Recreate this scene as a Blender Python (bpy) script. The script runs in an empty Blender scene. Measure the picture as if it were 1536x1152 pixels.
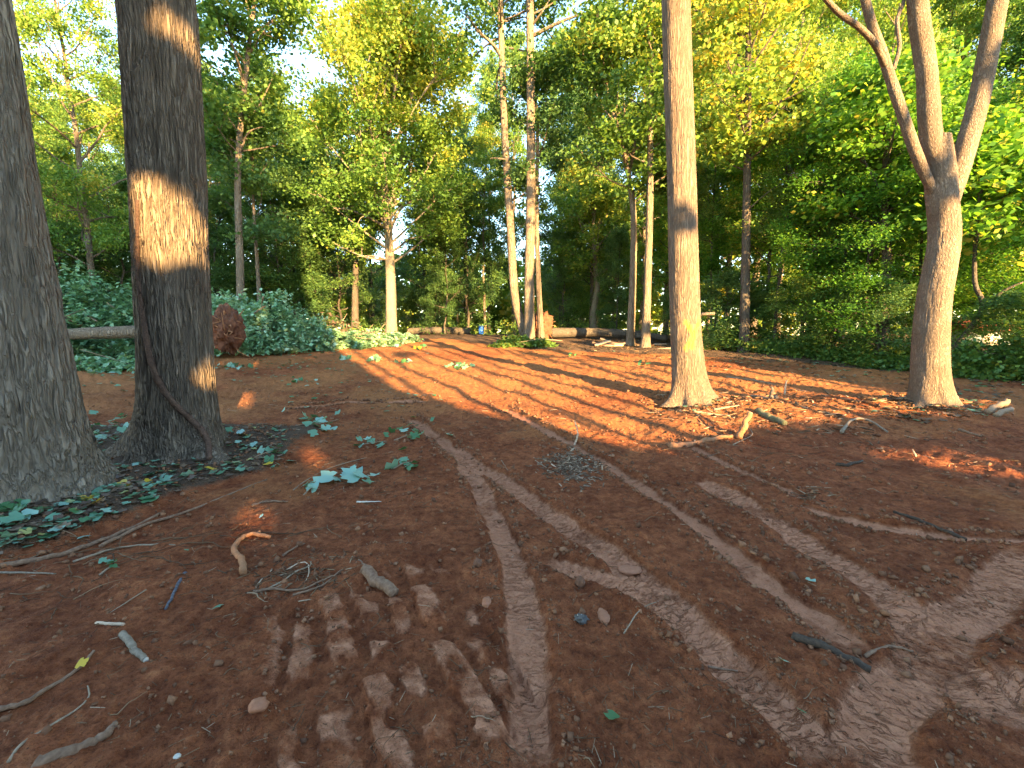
import bpy, math, random
import numpy as np
from mathutils import Vector

# ------------------------------------------------------------------ camera, sky, sun, exposure
SC = bpy.context.scene
COL = SC.collection
FPX = 650.0                                   # focal length in pixels of the 1536 px wide photograph
PITCH = math.atan(71 / FPX)
EYE = np.array([0.0, 0.0, 1.5])
SUN_AZ = math.radians(28.5)                   # sun stands behind the viewer, this far to the right
SUN_EL = math.radians(12.0)

cam_data = bpy.data.cameras.new('camera')
cam_data.sensor_width = 36.0
cam_data.lens = FPX / 1536 * 36.0
cam_data.clip_start = 0.05
cam_data.clip_end = 2000
cam = bpy.data.objects.new('camera', cam_data)
cam.location = EYE
cam.rotation_euler = (math.pi / 2 - PITCH, 0, 0)
COL.objects.link(cam)
SC.camera = cam

world = bpy.data.worlds.new('World')
SC.world = world
world.use_nodes = True
wn = world.node_tree
sky = wn.nodes.new('ShaderNodeTexSky')
sky.sky_type = 'NISHITA'
sky.sun_disc = False
sky.sun_elevation = SUN_EL
sky.sun_rotation = math.pi - SUN_AZ
sky.altitude = 0
sky.air_density = 1.0
sky.dust_density = 0.1
sky.ozone_density = 0.8
hs = wn.nodes.new('ShaderNodeHueSaturation')
hs.inputs['Saturation'].default_value = 1.1
wn.links.new(sky.outputs[0], hs.inputs['Color'])
wn.links.new(hs.outputs[0], wn.nodes['Background'].inputs[0])
wn.nodes['Background'].inputs[1].default_value = 0.13

sun_data = bpy.data.lights.new('sun', 'SUN')
sun_data.energy = 5.0
sun_data.angle = math.radians(0.55)
sun_data.color = (1.0, 0.65, 0.27)
sun = bpy.data.objects.new('sun', sun_data)
to_sun = Vector((math.sin(SUN_AZ) * math.cos(SUN_EL), -math.cos(SUN_AZ) * math.cos(SUN_EL), math.sin(SUN_EL)))
sun.rotation_euler = to_sun.to_track_quat('Z', 'Y').to_euler()
COL.objects.link(sun)

SC.view_settings.view_transform = 'Standard'
SC.view_settings.look = 'None'
SC.view_settings.gamma = 1.0
SC.view_settings.use_curve_mapping = False
SC.view_settings.exposure = 3.1
SC.render.engine = 'CYCLES'
SC.cycles.max_bounces = 4
SC.cycles.diffuse_bounces = 2
SC.cycles.glossy_bounces = 1
SC.cycles.transmission_bounces = 3
SC.cycles.use_adaptive_sampling = True
SC.cycles.adaptive_threshold = 0.025
SC.cycles.use_light_tree = False
SC.cycles.debug_bvh_type = 'STATIC_BVH'
SC.cycles.debug_use_spatial_splits = False
SC.cycles.use_denoising = True

# ------------------------------------------------------------------ small maths helpers
RNG = np.random.default_rng(7)
_perm = np.random.default_rng(3).permutation(256)
_perm = np.concatenate([_perm, _perm, _perm])
_gr3 = np.random.default_rng(5).normal(size=(256, 3))
_gr3 /= np.linalg.norm(_gr3, axis=1, keepdims=True)


def perlin3(x, y, z):
    x, y, z = np.broadcast_arrays(np.asarray(x, float), np.asarray(y, float), np.asarray(z, float))
    xi, yi, zi = np.floor(x).astype(int), np.floor(y).astype(int), np.floor(z).astype(int)
    xf, yf, zf = x - xi, y - yi, z - zi
    u, v, w = [t * t * t * (t * (t * 6 - 15) + 10) for t in (xf, yf, zf)]
    xi, yi, zi = xi & 255, yi & 255, zi & 255
    out = 0
    for dx in (0, 1):
        for dy in (0, 1):
            for dz in (0, 1):
                h = _perm[_perm[_perm[xi + dx] + yi + dy] + zi + dz]
                g = _gr3[h]
                d = g[..., 0] * (xf - dx) + g[..., 1] * (yf - dy) + g[..., 2] * (zf - dz)
                out = out + d * (u if dx else 1 - u) * (v if dy else 1 - v) * (w if dz else 1 - w)
    return out * 1.5


def perlin2(x, y, seed=0.0):
    x, y = np.broadcast_arrays(np.asarray(x, float), np.asarray(y, float))
    xi, yi = np.floor(x).astype(int), np.floor(y).astype(int)
    xf, yf = x - xi, y - yi
    u, v = [t * t * t * (t * (t * 6 - 15) + 10) for t in (xf, yf)]
    s = int(seed * 37) & 255
    xi, yi = xi & 255, yi & 255
    out = 0
    for dx in (0, 1):
        for dy in (0, 1):
            g = _gr3[_perm[_perm[xi + dx + s] + yi + dy]]
            d = g[..., 0] * (xf - dx) + g[..., 1] * (yf - dy)
            out = out + d * (u if dx else 1 - u) * (v if dy else 1 - v)
    return out * 1.6


def sstep(a, b, x):
    t = np.clip((np.asarray(x, float) - a) / (b - a), 0, 1)
    return t * t * (3 - 2 * t)


CP, SP = math.cos(PITCH), math.sin(PITCH)


def ray(px, py):
    u, v = (px - 768) / FPX, (576 - py) / FPX
    return np.array([u, CP + v * SP, -SP + v * CP])


def at(px, py, y):
    d = ray(px, py)
    return EYE + d * (y / d[1])


def slope(x, y):
    x, y = np.asarray(x, float), np.asarray(y, float)
    t = np.maximum(0, np.minimum(y, 27.0) - 4)
    z = 0.07 * t * (1 - np.exp(-t / 1.5))
    z = z - 0.012 * np.maximum(0, y - 29)
    z = np.where(y > 90, np.maximum(z, -0.6), z)
    z = z + 0.22 * perlin2(x * 0.11, y * 0.11, 1) * sstep(6, 16, np.hypot(x, y))
    return np.maximum(z, -0.7)


_KS = np.exp(np.linspace(math.log(0.6), math.log(90), 170))


def gp(px, py):
    d = ray(px, py)
    q = EYE[None] + _KS[:, None] * d[None]
    e = q[:, 2] - slope(q[:, 0], q[:, 1])
    hit = np.nonzero(e < 0)[0]
    if not len(hit) or hit[0] == 0:
        return q[-1] if not len(hit) else q[0]
    i = hit[0]
    f = e[i - 1] / (e[i - 1] - e[i])
    return q[i - 1] * (1 - f) + q[i] * f


def gline(pts):
    return np.array([gp(*p) for p in pts])


# ------------------------------------------------------------------ mesh helpers
def mesh_arrays(name, V, F, mat=None, smooth=False, attrs=None):
    V = np.asarray(V, np.float32)
    F = np.asarray(F, np.int32)
    me = bpy.data.meshes.new(name)
    n, k = F.shape
    me.vertices.add(len(V))
    me.vertices.foreach_set('co', V.ravel())
    me.loops.add(n * k)
    me.loops.foreach_set('vertex_index', F.ravel())
    me.polygons.add(n)
    me.polygons.foreach_set('loop_start', np.arange(0, n * k, k, dtype=np.int32))
    if smooth:
        me.polygons.foreach_set('use_smooth', np.ones(n, bool))
    for an, (typ, dom, arr) in (attrs or {}).items():
        a = me.attributes.new(an, typ, dom)
        key = {'FLOAT': 'value', 'FLOAT_VECTOR': 'vector', 'FLOAT_COLOR': 'color'}[typ]
        a.data.foreach_set(key, np.asarray(arr, np.float32).ravel())
    me.update(calc_edges=True)
    if mat:
        me.materials.append(mat)
    return me


class Acc:
    """collects quads with a per-face tint"""
    def __init__(s):
        s.V, s.F, s.T, s.n = [], [], [], 0

    def add(s, V, F, tint=0.5):
        V, F = np.asarray(V, float), np.asarray(F, int)
        s.V.append(V)
        s.F.append(F + s.n)
        s.T.append(np.full(len(F), tint) if np.isscalar(tint) else np.asarray(tint))
        s.n += len(V)

    def mesh(s, name, mat, smooth=False, origin=None):
        V = np.concatenate(s.V)
        if origin is not None:
            V = V - np.asarray(origin)
        return mesh_arrays(name, V, np.concatenate(s.F), mat, smooth,
                           {'tint': ('FLOAT', 'FACE', np.concatenate(s.T))})


def link(name, data, parent=None, loc=None):
    o = bpy.data.objects.new(name, data)
    COL.objects.link(o)
    if parent is not None:
        o.parent = parent
    if loc is not None:
        o.location = [float(c) for c in loc]
    return o


def tag(o, label=None, cat=None, group=None, kind=None):
    kind = kind or ('thing' if cat else None)
    for k, v in (('label', label), ('category', cat), ('group', group), ('kind', kind)):
        if v:
            o[k] = v
    return o


def empty(name, loc, label=None, cat=None, group=None):
    o = link(name, None, None, loc)
    o.empty_display_size = 0.2
    return tag(o, label, cat, group)


def resample(P, n):
    P = np.asarray(P, float)
    if len(P) > 2:                       # Catmull-Rom through the points
        Q = np.vstack([2 * P[0] - P[1], P, 2 * P[-1] - P[-2]])
        out = []
        for t in np.linspace(0, len(P) - 1 - 1e-6, n):
            i = int(t)
            f = t - i
            a, b, c, d = Q[i], Q[i + 1], Q[i + 2], Q[i + 3]
            out.append(0.5 * ((2 * b) + (c - a) * f + (2 * a - 5 * b + 4 * c - d) * f * f + (3 * b - a - 3 * c + d) * f ** 3))
        return np.array(out)
    t = np.linspace(0, 1, n)[:, None]
    return P[0] * (1 - t) + P[1] * t


def tube(P, R, sides=8, caps=True, bump=0.0, seed=0.0):
    """tube along P with radii R; quads only (caps are degenerate-free rings pulled to the centre)"""
    P = np.asarray(P, float)
    n = len(P)
    R = np.broadcast_to(np.asarray(R, float), (n,)).copy()
    T = np.gradient(P, axis=0)
    T /= np.linalg.norm(T, axis=1, keepdims=True) + 1e-12
    ref = np.array([0, 0, 1.0]) if abs(T[0][2]) < 0.8 else np.array([1.0, 0, 0])
    N = np.cross(T[0], ref)
    N /= np.linalg.norm(N)
    rings = []
    a = np.arange(sides) / sides * 2 * math.pi
    for i in range(n):
        N = N - T[i] * np.dot(N, T[i])
        N /= np.linalg.norm(N) + 1e-12
        B = np.cross(T[i], N)
        rr = R[i]
        if bump:
            rr = rr * (1 + bump * perlin3(np.cos(a) * 1.7 + seed, np.sin(a) * 1.7, i * 0.55 + seed))[:, None]
        rings.append(P[i] + (np.cos(a)[:, None] * N + np.sin(a)[:, None] * B) * rr)
    if caps:
        c0, c1 = P[0] - T[0] * R[0] * 0.02, P[-1] + T[-1] * R[-1] * 0.02
        rings = [c0 + (rings[0] - c0) * 0.05] + rings + [c1 + (rings[-1] - c1) * 0.05]
    V = np.vstack(rings)
    m = len(rings)
    i = np.arange(m - 1)[:, None] * sides
    j = np.arange(sides)[None]
    jn = (j + 1) % sides
    F = np.stack([i + j, i + jn, i + sides + jn, i + sides + j], -1).reshape(-1, 4)
    return V, F


def leaf_quads(Cn, size, rng, up=0.6, aspect=0.6, droop=0.0):
    n = len(Cn)
    nrm = rng.normal(size=(n, 3))
    nrm[:, 2] = np.abs(nrm[:, 2]) + up
    nrm /= np.linalg.norm(nrm, axis=1, keepdims=True)
    d = rng.normal(size=(n, 3))
    d[:, 2] -= droop
    d -= nrm * np.sum(d * nrm, 1, keepdims=True)
    d /= np.linalg.norm(d, axis=1, keepdims=True)
    b = np.cross(nrm, d)
    L = size * rng.uniform(0.6, 1.35, n)[:, None]
    W = L * aspect * 0.5
    V = np.stack([Cn - d * L * 0.5, Cn + b * W - d * L * 0.05, Cn + d * L * 0.5 - nrm * L * 0.12, Cn - b * W - d * L * 0.05], 1).reshape(-1, 3)
    F = np.arange(n * 4).reshape(-1, 4)
    return V, F


# ------------------------------------------------------------------ materials
def newmat(name):
    m = bpy.data.materials.new(name)
    m.use_nodes = True
    nt = m.node_tree
    return m, nt, nt.nodes['Principled BSDF'], nt.nodes['Material Output']


def N(nt, typ, **kw):
    n = nt.nodes.new(typ)
    for k, v in kw.items():
        if k in n.inputs:
            n.inputs[k].default_value = v
        else:
            setattr(n, k, v)
    return n


def mixc(nt, fac, a, b, blend='MIX'):
    m = nt.nodes.new('ShaderNodeMix')
    m.data_type = 'RGBA'
    m.blend_type = blend
    for sock, v in ((m.inputs[0], fac), (m.inputs[6], a), (m.inputs[7], b)):
        if isinstance(v, bpy.types.NodeSocket):
            nt.links.new(v, sock)
        elif isinstance(v, (int, float)):
            sock.default_value = v
        else:
            sock.default_value = (*v, 1)
    return m.outputs[2]


def mathn(nt, op, a, b=0.0, c=0.0):
    m = nt.nodes.new('ShaderNodeMath')
    m.operation = op
    for sock, v in zip(m.inputs, (a, b, c)):
        if isinstance(v, bpy.types.NodeSocket):
            nt.links.new(v, sock)
        else:
            sock.default_value = v
    return m.outputs[0]


def ramp(nt, fac, stops):
    r = nt.nodes.new('ShaderNodeValToRGB')
    e = r.color_ramp.elements
    while len(e) < len(stops):
        e.new(0.5)
    for el, (p, c) in zip(e, stops):
        el.position = p
        el.color = (*c, 1) if len(c) == 3 else c
    nt.links.new(fac, r.inputs[0])
    return r.outputs[0]


def coords(nt, scale=(1, 1, 1), kind='Object'):
    tc = nt.nodes.new('ShaderNodeTexCoord')
    mp = nt.nodes.new('ShaderNodeMapping')
    mp.inputs['Scale'].default_value = scale
    nt.links.new(tc.outputs[kind], mp.inputs[0])
    return mp.outputs[0]


def noise(nt, vec, scale, detail=4, rough=0.55):
    n = N(nt, 'ShaderNodeTexNoise', Scale=scale, Detail=detail, Roughness=rough)
    nt.links.new(vec, n.inputs['Vector'])
    return n.outputs[0]


def bark_mat(name, dark, mid, light, k=30, zk=0.13, bump=0.03, paint=False):
    m, nt, bs, out = newmat(name)
    vec = coords(nt, (1, 1, zk))
    warp = coords(nt)
    nz = nt.nodes.new('ShaderNodeTexNoise')
    nz.inputs['Scale'].default_value = 3.0
    nt.links.new(warp, nz.inputs['Vector'])
    vadd = nt.nodes.new('ShaderNodeVectorMath')
    vadd.operation = 'MULTIPLY_ADD'
    nt.links.new(nz.outputs['Color'], vadd.inputs[0])
    vadd.inputs[1].default_value = (0.07, 0.07, 0.02)
    nt.links.new(vec, vadd.inputs[2])
    n0 = noise(nt, vadd.outputs[0], k, 2.5, 0.5)
    n1 = noise(nt, vadd.outputs[0], k * 0.47, 2.0, 0.5)
    r0 = mathn(nt, 'ABSOLUTE', mathn(nt, 'SUBTRACT', n0, 0.5))
    r1 = mathn(nt, 'ABSOLUTE', mathn(nt, 'SUBTRACT', n1, 0.5))
    dist = mathn(nt, 'MINIMUM', r0, mathn(nt, 'MULTIPLY', r1, 1.2))
    fine = noise(nt, vadd.outputs[0], k * 2.2, 5, 0.6)
    big = noise(nt, warp, 2.1, 3)
    edge = ramp(nt, dist, [(0.0, (0, 0, 0)), (0.11, (1, 1, 1))])
    big = ramp(nt, big, [(0.36, (0, 0, 0)), (0.64, (1, 1, 1))])
    c = mixc(nt, big, mid, light)
    c = mixc(nt, mathn(nt, 'MULTIPLY', fine, 0.75), c, dark)
    c2 = mixc(nt, mathn(nt, 'MULTIPLY_ADD', edge, 0.7, 0.3), dark, c)
    if paint:
        at_ = N(nt, 'ShaderNodeAttribute', attribute_name='paint')
        c2 = mixc(nt, mathn(nt, 'MULTIPLY', at_.outputs['Fac'], 0.55), c2, (0.72, 0.50, 0.02))
    nt.links.new(c2, bs.inputs['Base Color'])
    bs.inputs['Roughness'].default_value = 0.92
    bs.inputs['Specular IOR Level'].default_value = 0.2
    h = mathn(nt, 'MULTIPLY_ADD', edge, 0.9, mathn(nt, 'MULTIPLY', fine, 0.6))
    bp = N(nt, 'ShaderNodeBump', Strength=0.9, Distance=bump)
    nt.links.new(h, bp.inputs['Height'])
    nt.links.new(bp.outputs[0], bs.inputs['Normal'])
    return m


def leaf_mat(name, stops, trans=0.42, rough=0.45, spec=0.35, tcol=(1.35, 1.25, 0.55), var=0.35):
    m, nt, bs, out = newmat(name)
    a = N(nt, 'ShaderNodeAttribute', attribute_name='tint')
    oi = nt.nodes.new('ShaderNodeObjectInfo')
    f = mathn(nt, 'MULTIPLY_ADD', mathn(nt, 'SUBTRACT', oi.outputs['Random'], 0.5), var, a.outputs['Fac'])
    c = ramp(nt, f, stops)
    nt.links.new(c, bs.inputs['Base Color'])
    bs.inputs['Roughness'].default_value = rough
    bs.inputs['Specular IOR Level'].default_value = spec
    tr = nt.nodes.new('ShaderNodeBsdfTranslucent')
    tc = mixc(nt, 1.0, c, tcol, 'MULTIPLY')
    nt.links.new(tc, tr.inputs[0])
    mx = nt.nodes.new('ShaderNodeMixShader')
    mx.inputs[0].default_value = trans
    nt.links.new(bs.outputs[0], mx.inputs[1])
    nt.links.new(tr.outputs[0], mx.inputs[2])
    nt.links.new(mx.outputs[0], out.inputs[0])
    return m


def plain_mat(name, c1, c2, scale=20, rough=0.85, bump=0.006, stretch=(1, 1, 1), spec=0.3):
    m, nt, bs, out = newmat(name)
    v = coords(nt, stretch)
    n = noise(nt, v, scale, 5, 0.65)
    r = ramp(nt, n, [(0.3, (0, 0, 0)), (0.7, (1, 1, 1))])
    nt.links.new(mixc(nt, r, c1, c2), bs.inputs['Base Color'])
    bs.inputs['Roughness'].default_value = rough
    bs.inputs['Specular IOR Level'].default_value = spec
    if bump:
        bp = N(nt, 'ShaderNodeBump', Strength=0.8, Distance=bump)
        nt.links.new(n, bp.inputs['Height'])
        nt.links.new(bp.outputs[0], bs.inputs['Normal'])
    return m


M = {}
M['bark_dark'] = bark_mat('bark_dark', (0.10, 0.070, 0.048), (0.32, 0.24, 0.17), (0.42, 0.325, 0.235), 26, 0.07, 0.075)
M['bark_grey'] = bark_mat('bark_grey', (0.13, 0.096, 0.066), (0.33, 0.255, 0.185), (0.44, 0.35, 0.26), 20, 0.10, 0.05)
M['bark_tan'] = bark_mat('bark_tan', (0.10, 0.07, 0.05), (0.30, 0.215, 0.15), (0.36, 0.265, 0.19), 36, 0.05, 0.024, paint=True)
M['bark_smooth'] = bark_mat('bark_smooth', (0.10, 0.07, 0.05), (0.26, 0.19, 0.135), (0.38, 0.30, 0.225), 44, 0.28, 0.014)
M['bark_wood'] = bark_mat('bark_wood', (0.05, 0.04, 0.032), (0.14, 0.11, 0.085), (0.20, 0.165, 0.13), 22, 0.2, 0.015)
M['bark_pale'] = bark_mat('bark_pale', (0.14, 0.115, 0.08), (0.29, 0.245, 0.18), (0.37, 0.32, 0.24), 30, 0.5, 0.008)
M['vine'] = plain_mat('vine_bark', (0.05, 0.03, 0.022), (0.15, 0.085, 0.055), 60, 0.95, 0.01)

M['leaf_deep'] = leaf_mat('leaf_deep', [(0, (0.055, 0.120, 0.045)), (0.5, (0.105, 0.205, 0.070)), (1, (0.20, 0.31, 0.075))])
M['leaf_mid'] = leaf_mat('leaf_mid', [(0, (0.060, 0.135, 0.038)), (0.5, (0.120, 0.230, 0.055)), (0.85, (0.230, 0.330, 0.065)), (1, (0.38, 0.36, 0.065))])
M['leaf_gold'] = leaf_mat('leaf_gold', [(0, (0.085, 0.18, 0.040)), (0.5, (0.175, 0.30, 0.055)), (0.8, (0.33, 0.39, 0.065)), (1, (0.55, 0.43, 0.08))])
M['leaf_maple'] = leaf_mat('leaf_maple', [(0, (0.055, 0.155, 0.028)), (0.5, (0.115, 0.275, 0.038)), (0.9, (0.24, 0.39, 0.05)), (1, (0.46, 0.42, 0.08))], trans=0.5)
M['leaf_brush'] = leaf_mat('leaf_brush', [(0, (0.08, 0.17, 0.075)), (0.4, (0.18, 0.35, 0.18)), (0.75, (0.36, 0.53, 0.33)), (0.95, (0.52, 0.63, 0.44)), (1, (0.46, 0.42, 0.12))], trans=0.2, rough=0.35, spec=0.6)
M['leaf_cut'] = leaf_mat('leaf_cut', [(0, (0.05, 0.14, 0.04)), (0.35, (0.07, 0.19, 0.09)), (0.6, (0.20, 0.37, 0.28)), (0.88, (0.33, 0.50, 0.42)), (0.93, (0.55, 0.36, 0.03)), (1, (0.62, 0.42, 0.04))], trans=0.2, rough=0.4, spec=0.5, var=0.0)
M['leaf_litter'] = leaf_mat('leaf_litter', [(0, (0.06, 0.04, 0.028)), (0.35, (0.16, 0.10, 0.065)), (0.5, (0.25, 0.17, 0.11)), (0.56, (0.06, 0.15, 0.06)), (0.85, (0.17, 0.33, 0.22)), (0.95, (0.50, 0.36, 0.05)), (1, (0.4, 0.2, 0.05))], trans=0.15, var=0.0)
M['root'] = plain_mat('root_bark', (0.13, 0.07, 0.042), (0.27, 0.16, 0.10), 45, 0.9, 0.006)
M['root_clay'] = plain_mat('root_clay', (0.24, 0.10, 0.045), (0.36, 0.18, 0.09), 35, 0.9, 0.008)
M['stick_pale'] = plain_mat('stick_pale', (0.20, 0.135, 0.085), (0.34, 0.25, 0.17), 60, 0.85, 0.003)
M['stick_dark'] = plain_mat('stick_dark', (0.028, 0.018, 0.012), (0.085, 0.055, 0.035), 60, 0.8, 0.004)
M['stick_grey'] = plain_mat('stick_grey', (0.13, 0.095, 0.065), (0.30, 0.23, 0.165), 50, 0.85, 0.004)
M['stick_blue'] = plain_mat('stick_blue', (0.045, 0.045, 0.055), (0.13, 0.13, 0.15), 60, 0.6, 0.003)
M['wood_fresh'] = plain_mat('wood_fresh', (0.42, 0.27, 0.17), (0.60, 0.44, 0.31), 50, 0.8, 0.003)
M['wood_white'] = plain_mat('wood_white', (0.42, 0.36, 0.29), (0.60, 0.54, 0.46), 50, 0.7, 0.002)
M['moss'] = plain_mat('moss_bark', (0.05, 0.075, 0.03), (0.15, 0.12, 0.08), 30, 0.95, 0.01)
M['clay'] = plain_mat('clay_lump', (0.08, 0.034, 0.022), (0.21, 0.085, 0.045), 6, 0.95, 0.03)
M['stone'] = plain_mat('stone', (0.26, 0.105, 0.055), (0.36, 0.16, 0.09), 40, 0.9, 0.004)
M['soil'] = plain_mat('soil_clod', (0.095, 0.042, 0.024), (0.21, 0.098, 0.056), 25, 0.95, 0.01)


def ground_mat():
    m, nt, bs, out = newmat('red_clay_soil')
    tc = coords(nt)
    a = N(nt, 'ShaderNodeAttribute', attribute_name='gmask')
    sep = nt.nodes.new('ShaderNodeSeparateColor')
    nt.links.new(a.outputs['Color'], sep.inputs[0])
    compact, litter, clay = sep.outputs[0], sep.outputs[1], sep.outputs[2]
    n1 = noise(nt, tc, 1.3, 5, 0.6)
    n2 = noise(nt, tc, 16, 6, 0.65)
    n3 = noise(nt, tc, 75, 4, 0.7)
    loose = ramp(nt, n2, [(0.28, (0.155, 0.044, 0.017)), (0.5, (0.315, 0.098, 0.039)), (0.72, (0.44, 0.158, 0.065))])
    red = ramp(nt, n2, [(0.3, (0.29, 0.100, 0.036)), (0.7, (0.45, 0.185, 0.068))])
    f = mathn(nt, 'ADD', clay, mathn(nt, 'MULTIPLY', mathn(nt, 'SUBTRACT', n1, 0.5), 1.3))
    f = ramp(nt, f, [(0.25, (0, 0, 0)), (0.85, (1, 1, 1))])
    damp = ramp(nt, noise(nt, tc, 2.6, 5, 0.7), [(0.40, (0.62, 0.56, 0.54)), (0.58, (1, 1, 1))])
    loose = mixc(nt, 0.9, loose, damp, 'MULTIPLY')
    c = mixc(nt, f, loose, red)
    pale = ramp(nt, n2, [(0.3, (0.35, 0.140, 0.072)), (0.7, (0.45, 0.200, 0.110))])
    cf = mathn(nt, 'ADD', compact, mathn(nt, 'MULTIPLY', mathn(nt, 'SUBTRACT', n2, 0.5), 1.1))
    cf = ramp(nt, cf, [(0.34, (0, 0, 0)), (0.78, (1, 1, 1))])
    c = mixc(nt, cf, c, pale)
    # lug print of tyres: cracked plates
    t = N(nt, 'ShaderNodeAttribute', attribute_name='trk')
    sx = nt.nodes.new('ShaderNodeSeparateXYZ')
    nt.links.new(t.outputs['Vector'], sx.inputs[0])
    cx = nt.nodes.new('ShaderNodeCombineXYZ')
    wob = mathn(nt, 'MULTIPLY', mathn(nt, 'SUBTRACT', noise(nt, tc, 7, 3), 0.5), 0.09)
    nt.links.new(mathn(nt, 'MULTIPLY', sx.outputs[0], 8.0), cx.inputs[0])
    nt.links.new(mathn(nt, 'MULTIPLY', mathn(nt, 'ADD', sx.outputs[1], wob), 27.0), cx.inputs[1])
    cn = noise(nt, cx.outputs[0], 1.0, 3.5, 0.55)
    cd = mathn(nt, 'ABSOLUTE', mathn(nt, 'SUBTRACT', cn, 0.5))
    crack = ramp(nt, cd, [(0.004, (1, 1, 1)), (0.035, (0, 0, 0))])
    crack = mathn(nt, 'MULTIPLY', crack, sx.outputs[2])
    crack = mathn(nt, 'MULTIPLY', crack, ramp(nt, noise(nt, tc, 2.7, 3, 0.6), [(0.36, (0.05, 0.05, 0.05)), (0.58, (1, 1, 1))]))
    c = mixc(nt, mathn(nt, 'MULTIPLY', crack, 0.6), c, loose)  # loose soil colour in the cracks, also standing in for their depth shade
    hum = ramp(nt, n3, [(0.3, (0.065, 0.040, 0.026)), (0.7, (0.17, 0.108, 0.068))])
    lf = mathn(nt, 'ADD', litter, mathn(nt, 'MULTIPLY', mathn(nt, 'SUBTRACT', n2, 0.5), 0.9))
    c = mixc(nt, ramp(nt, lf, [(0.4, (0, 0, 0)), (0.7, (1, 1, 1))]), c, hum)
    speck = ramp(nt, n3, [(0.66, (0, 0, 0)), (0.76, (1, 1, 1))])
    c = mixc(nt, mathn(nt, 'MULTIPLY', speck, 0.35), c, (0.36, 0.24, 0.17))
    n4 = noise(nt, tc, 210, 3, 0.7)
    g3 = ramp(nt, mathn(nt, 'MULTIPLY_ADD', n4, 0.5, mathn(nt, 'MULTIPLY', n3, 0.5)), [(0.36, (0.34, 0.32, 0.31)), (0.5, (1, 1, 1)), (0.64, (1.0, 1.0, 1.0))])
    c = mixc(nt, 0.85, c, g3, 'MULTIPLY')
    nt.links.new(c, bs.inputs['Base Color'])
    bs.inputs['Roughness'].default_value = 0.95
    bs.inputs['Specular IOR Level'].default_value = 0.15
    inv = mathn(nt, 'SUBTRACT', 1.0, mathn(nt, 'MULTIPLY', cf, 0.8))
    h = mathn(nt, 'MULTIPLY', mathn(nt, 'ADD', n2, mathn(nt, 'MULTIPLY', n3, 0.55)), inv)
    h = mathn(nt, 'SUBTRACT', h, mathn(nt, 'MULTIPLY', crack, 0.32))
    bp = N(nt, 'ShaderNodeBump', Strength=1.0, Distance=0.045)
    nt.links.new(h, bp.inputs['Height'])
    nt.links.new(bp.outputs[0], bs.inputs['Normal'])
    return m


M['ground'] = ground_mat()

# ------------------------------------------------------------------ terrain
TRACKS = [  # pixel line of the photograph on the ground, half width (m), depth (m), lug print
    ([(612, 622), (650, 650), (700, 700), (738, 770), (772, 850), (790, 950), (796, 1050), (800, 1150)], 0.115, 0.030, 0.75),
    ([(672, 668), (760, 725), (860, 790), (960, 862), (1060, 955), (1160, 1045), (1270, 1150)], 0.135, 0.028, 1.0),
    ([(752, 610), (840, 660), (930, 705), (1010, 760), (1090, 820), (1170, 882), (1240, 932), (1310, 985)], 0.10, 0.030, 0.15),
    ([(1180, 750), (1300, 782), (1420, 802), (1600, 822)], 0.085, 0.025, 0.1),
    ([(1040, 715), (1130, 760), (1250, 835), (1340, 905), (1430, 1000), (1540, 1110)], 0.15, 0.022, 1.0),
    ([(1560, 830), (1470, 905), (1410, 960), (1340, 1040), (1290, 1150)], 0.15, 0.022, 1.0),
    ([(800, 830), (870, 850), (960, 890), (1040, 950)], 0.10, 0.015, 1.0),
    ([(1000, 655), (1100, 700), (1200, 745)], 0.09, 0.02, 0.6),
    ([(430, 612), (520, 606), (640, 602)], 0.10, 0.012, 0.2),
    ([(1420, 990), (1536, 1040), (1600, 1080)], 0.16, 0.015, 1.0),
]
TRACK_W = [(resample(gline(p), 26), w, d, l) for p, w, d, l in TRACKS]
PA, PB = gp(60, 772), gp(268, 690)                     # feet of the two left trunks
PC, PD = gp(1037, 606), gp(1398, 612)                  # feet of the two right trunks
CLEAT0 = gp(600, 960)
CLEAT_D = gp(735, 975) - gp(640, 845)
CLEAT_D = CLEAT_D[:2] / np.linalg.norm(CLEAT_D[:2])
CLEAT_N = np.array([-CLEAT_D[1], CLEAT_D[0]])
BANK = gline([(-150, 850), (0, 845), (130, 800), (260, 750), (400, 712), (430, 690)])


def poly_dist(x, y, P):
    """distance, signed side and run length of the nearest point of polyline P"""
    best = np.full(x.shape, 1e9)
    side = np.zeros(x.shape)
    run = np.zeros(x.shape)
    acc = 0.0
    for a, b in zip(P[:-1], P[1:]):
        dx, dy = b[0] - a[0], b[1] - a[1]
        L = math.hypot(dx, dy) + 1e-9
        t = np.clip(((x - a[0]) * dx + (y - a[1]) * dy) / L / L, 0, 1)
        ex, ey = x - a[0] - t * dx, y - a[1] - t * dy
        d = np.hypot(ex, ey)
        m = d < best
        best = np.where(m, d, best)
        side = np.where(m, (dx * (y - a[1]) - dy * (x - a[0])) / L, side)
        run = np.where(m, acc + t * L, run)
        acc += L
    return best, side, run


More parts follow.
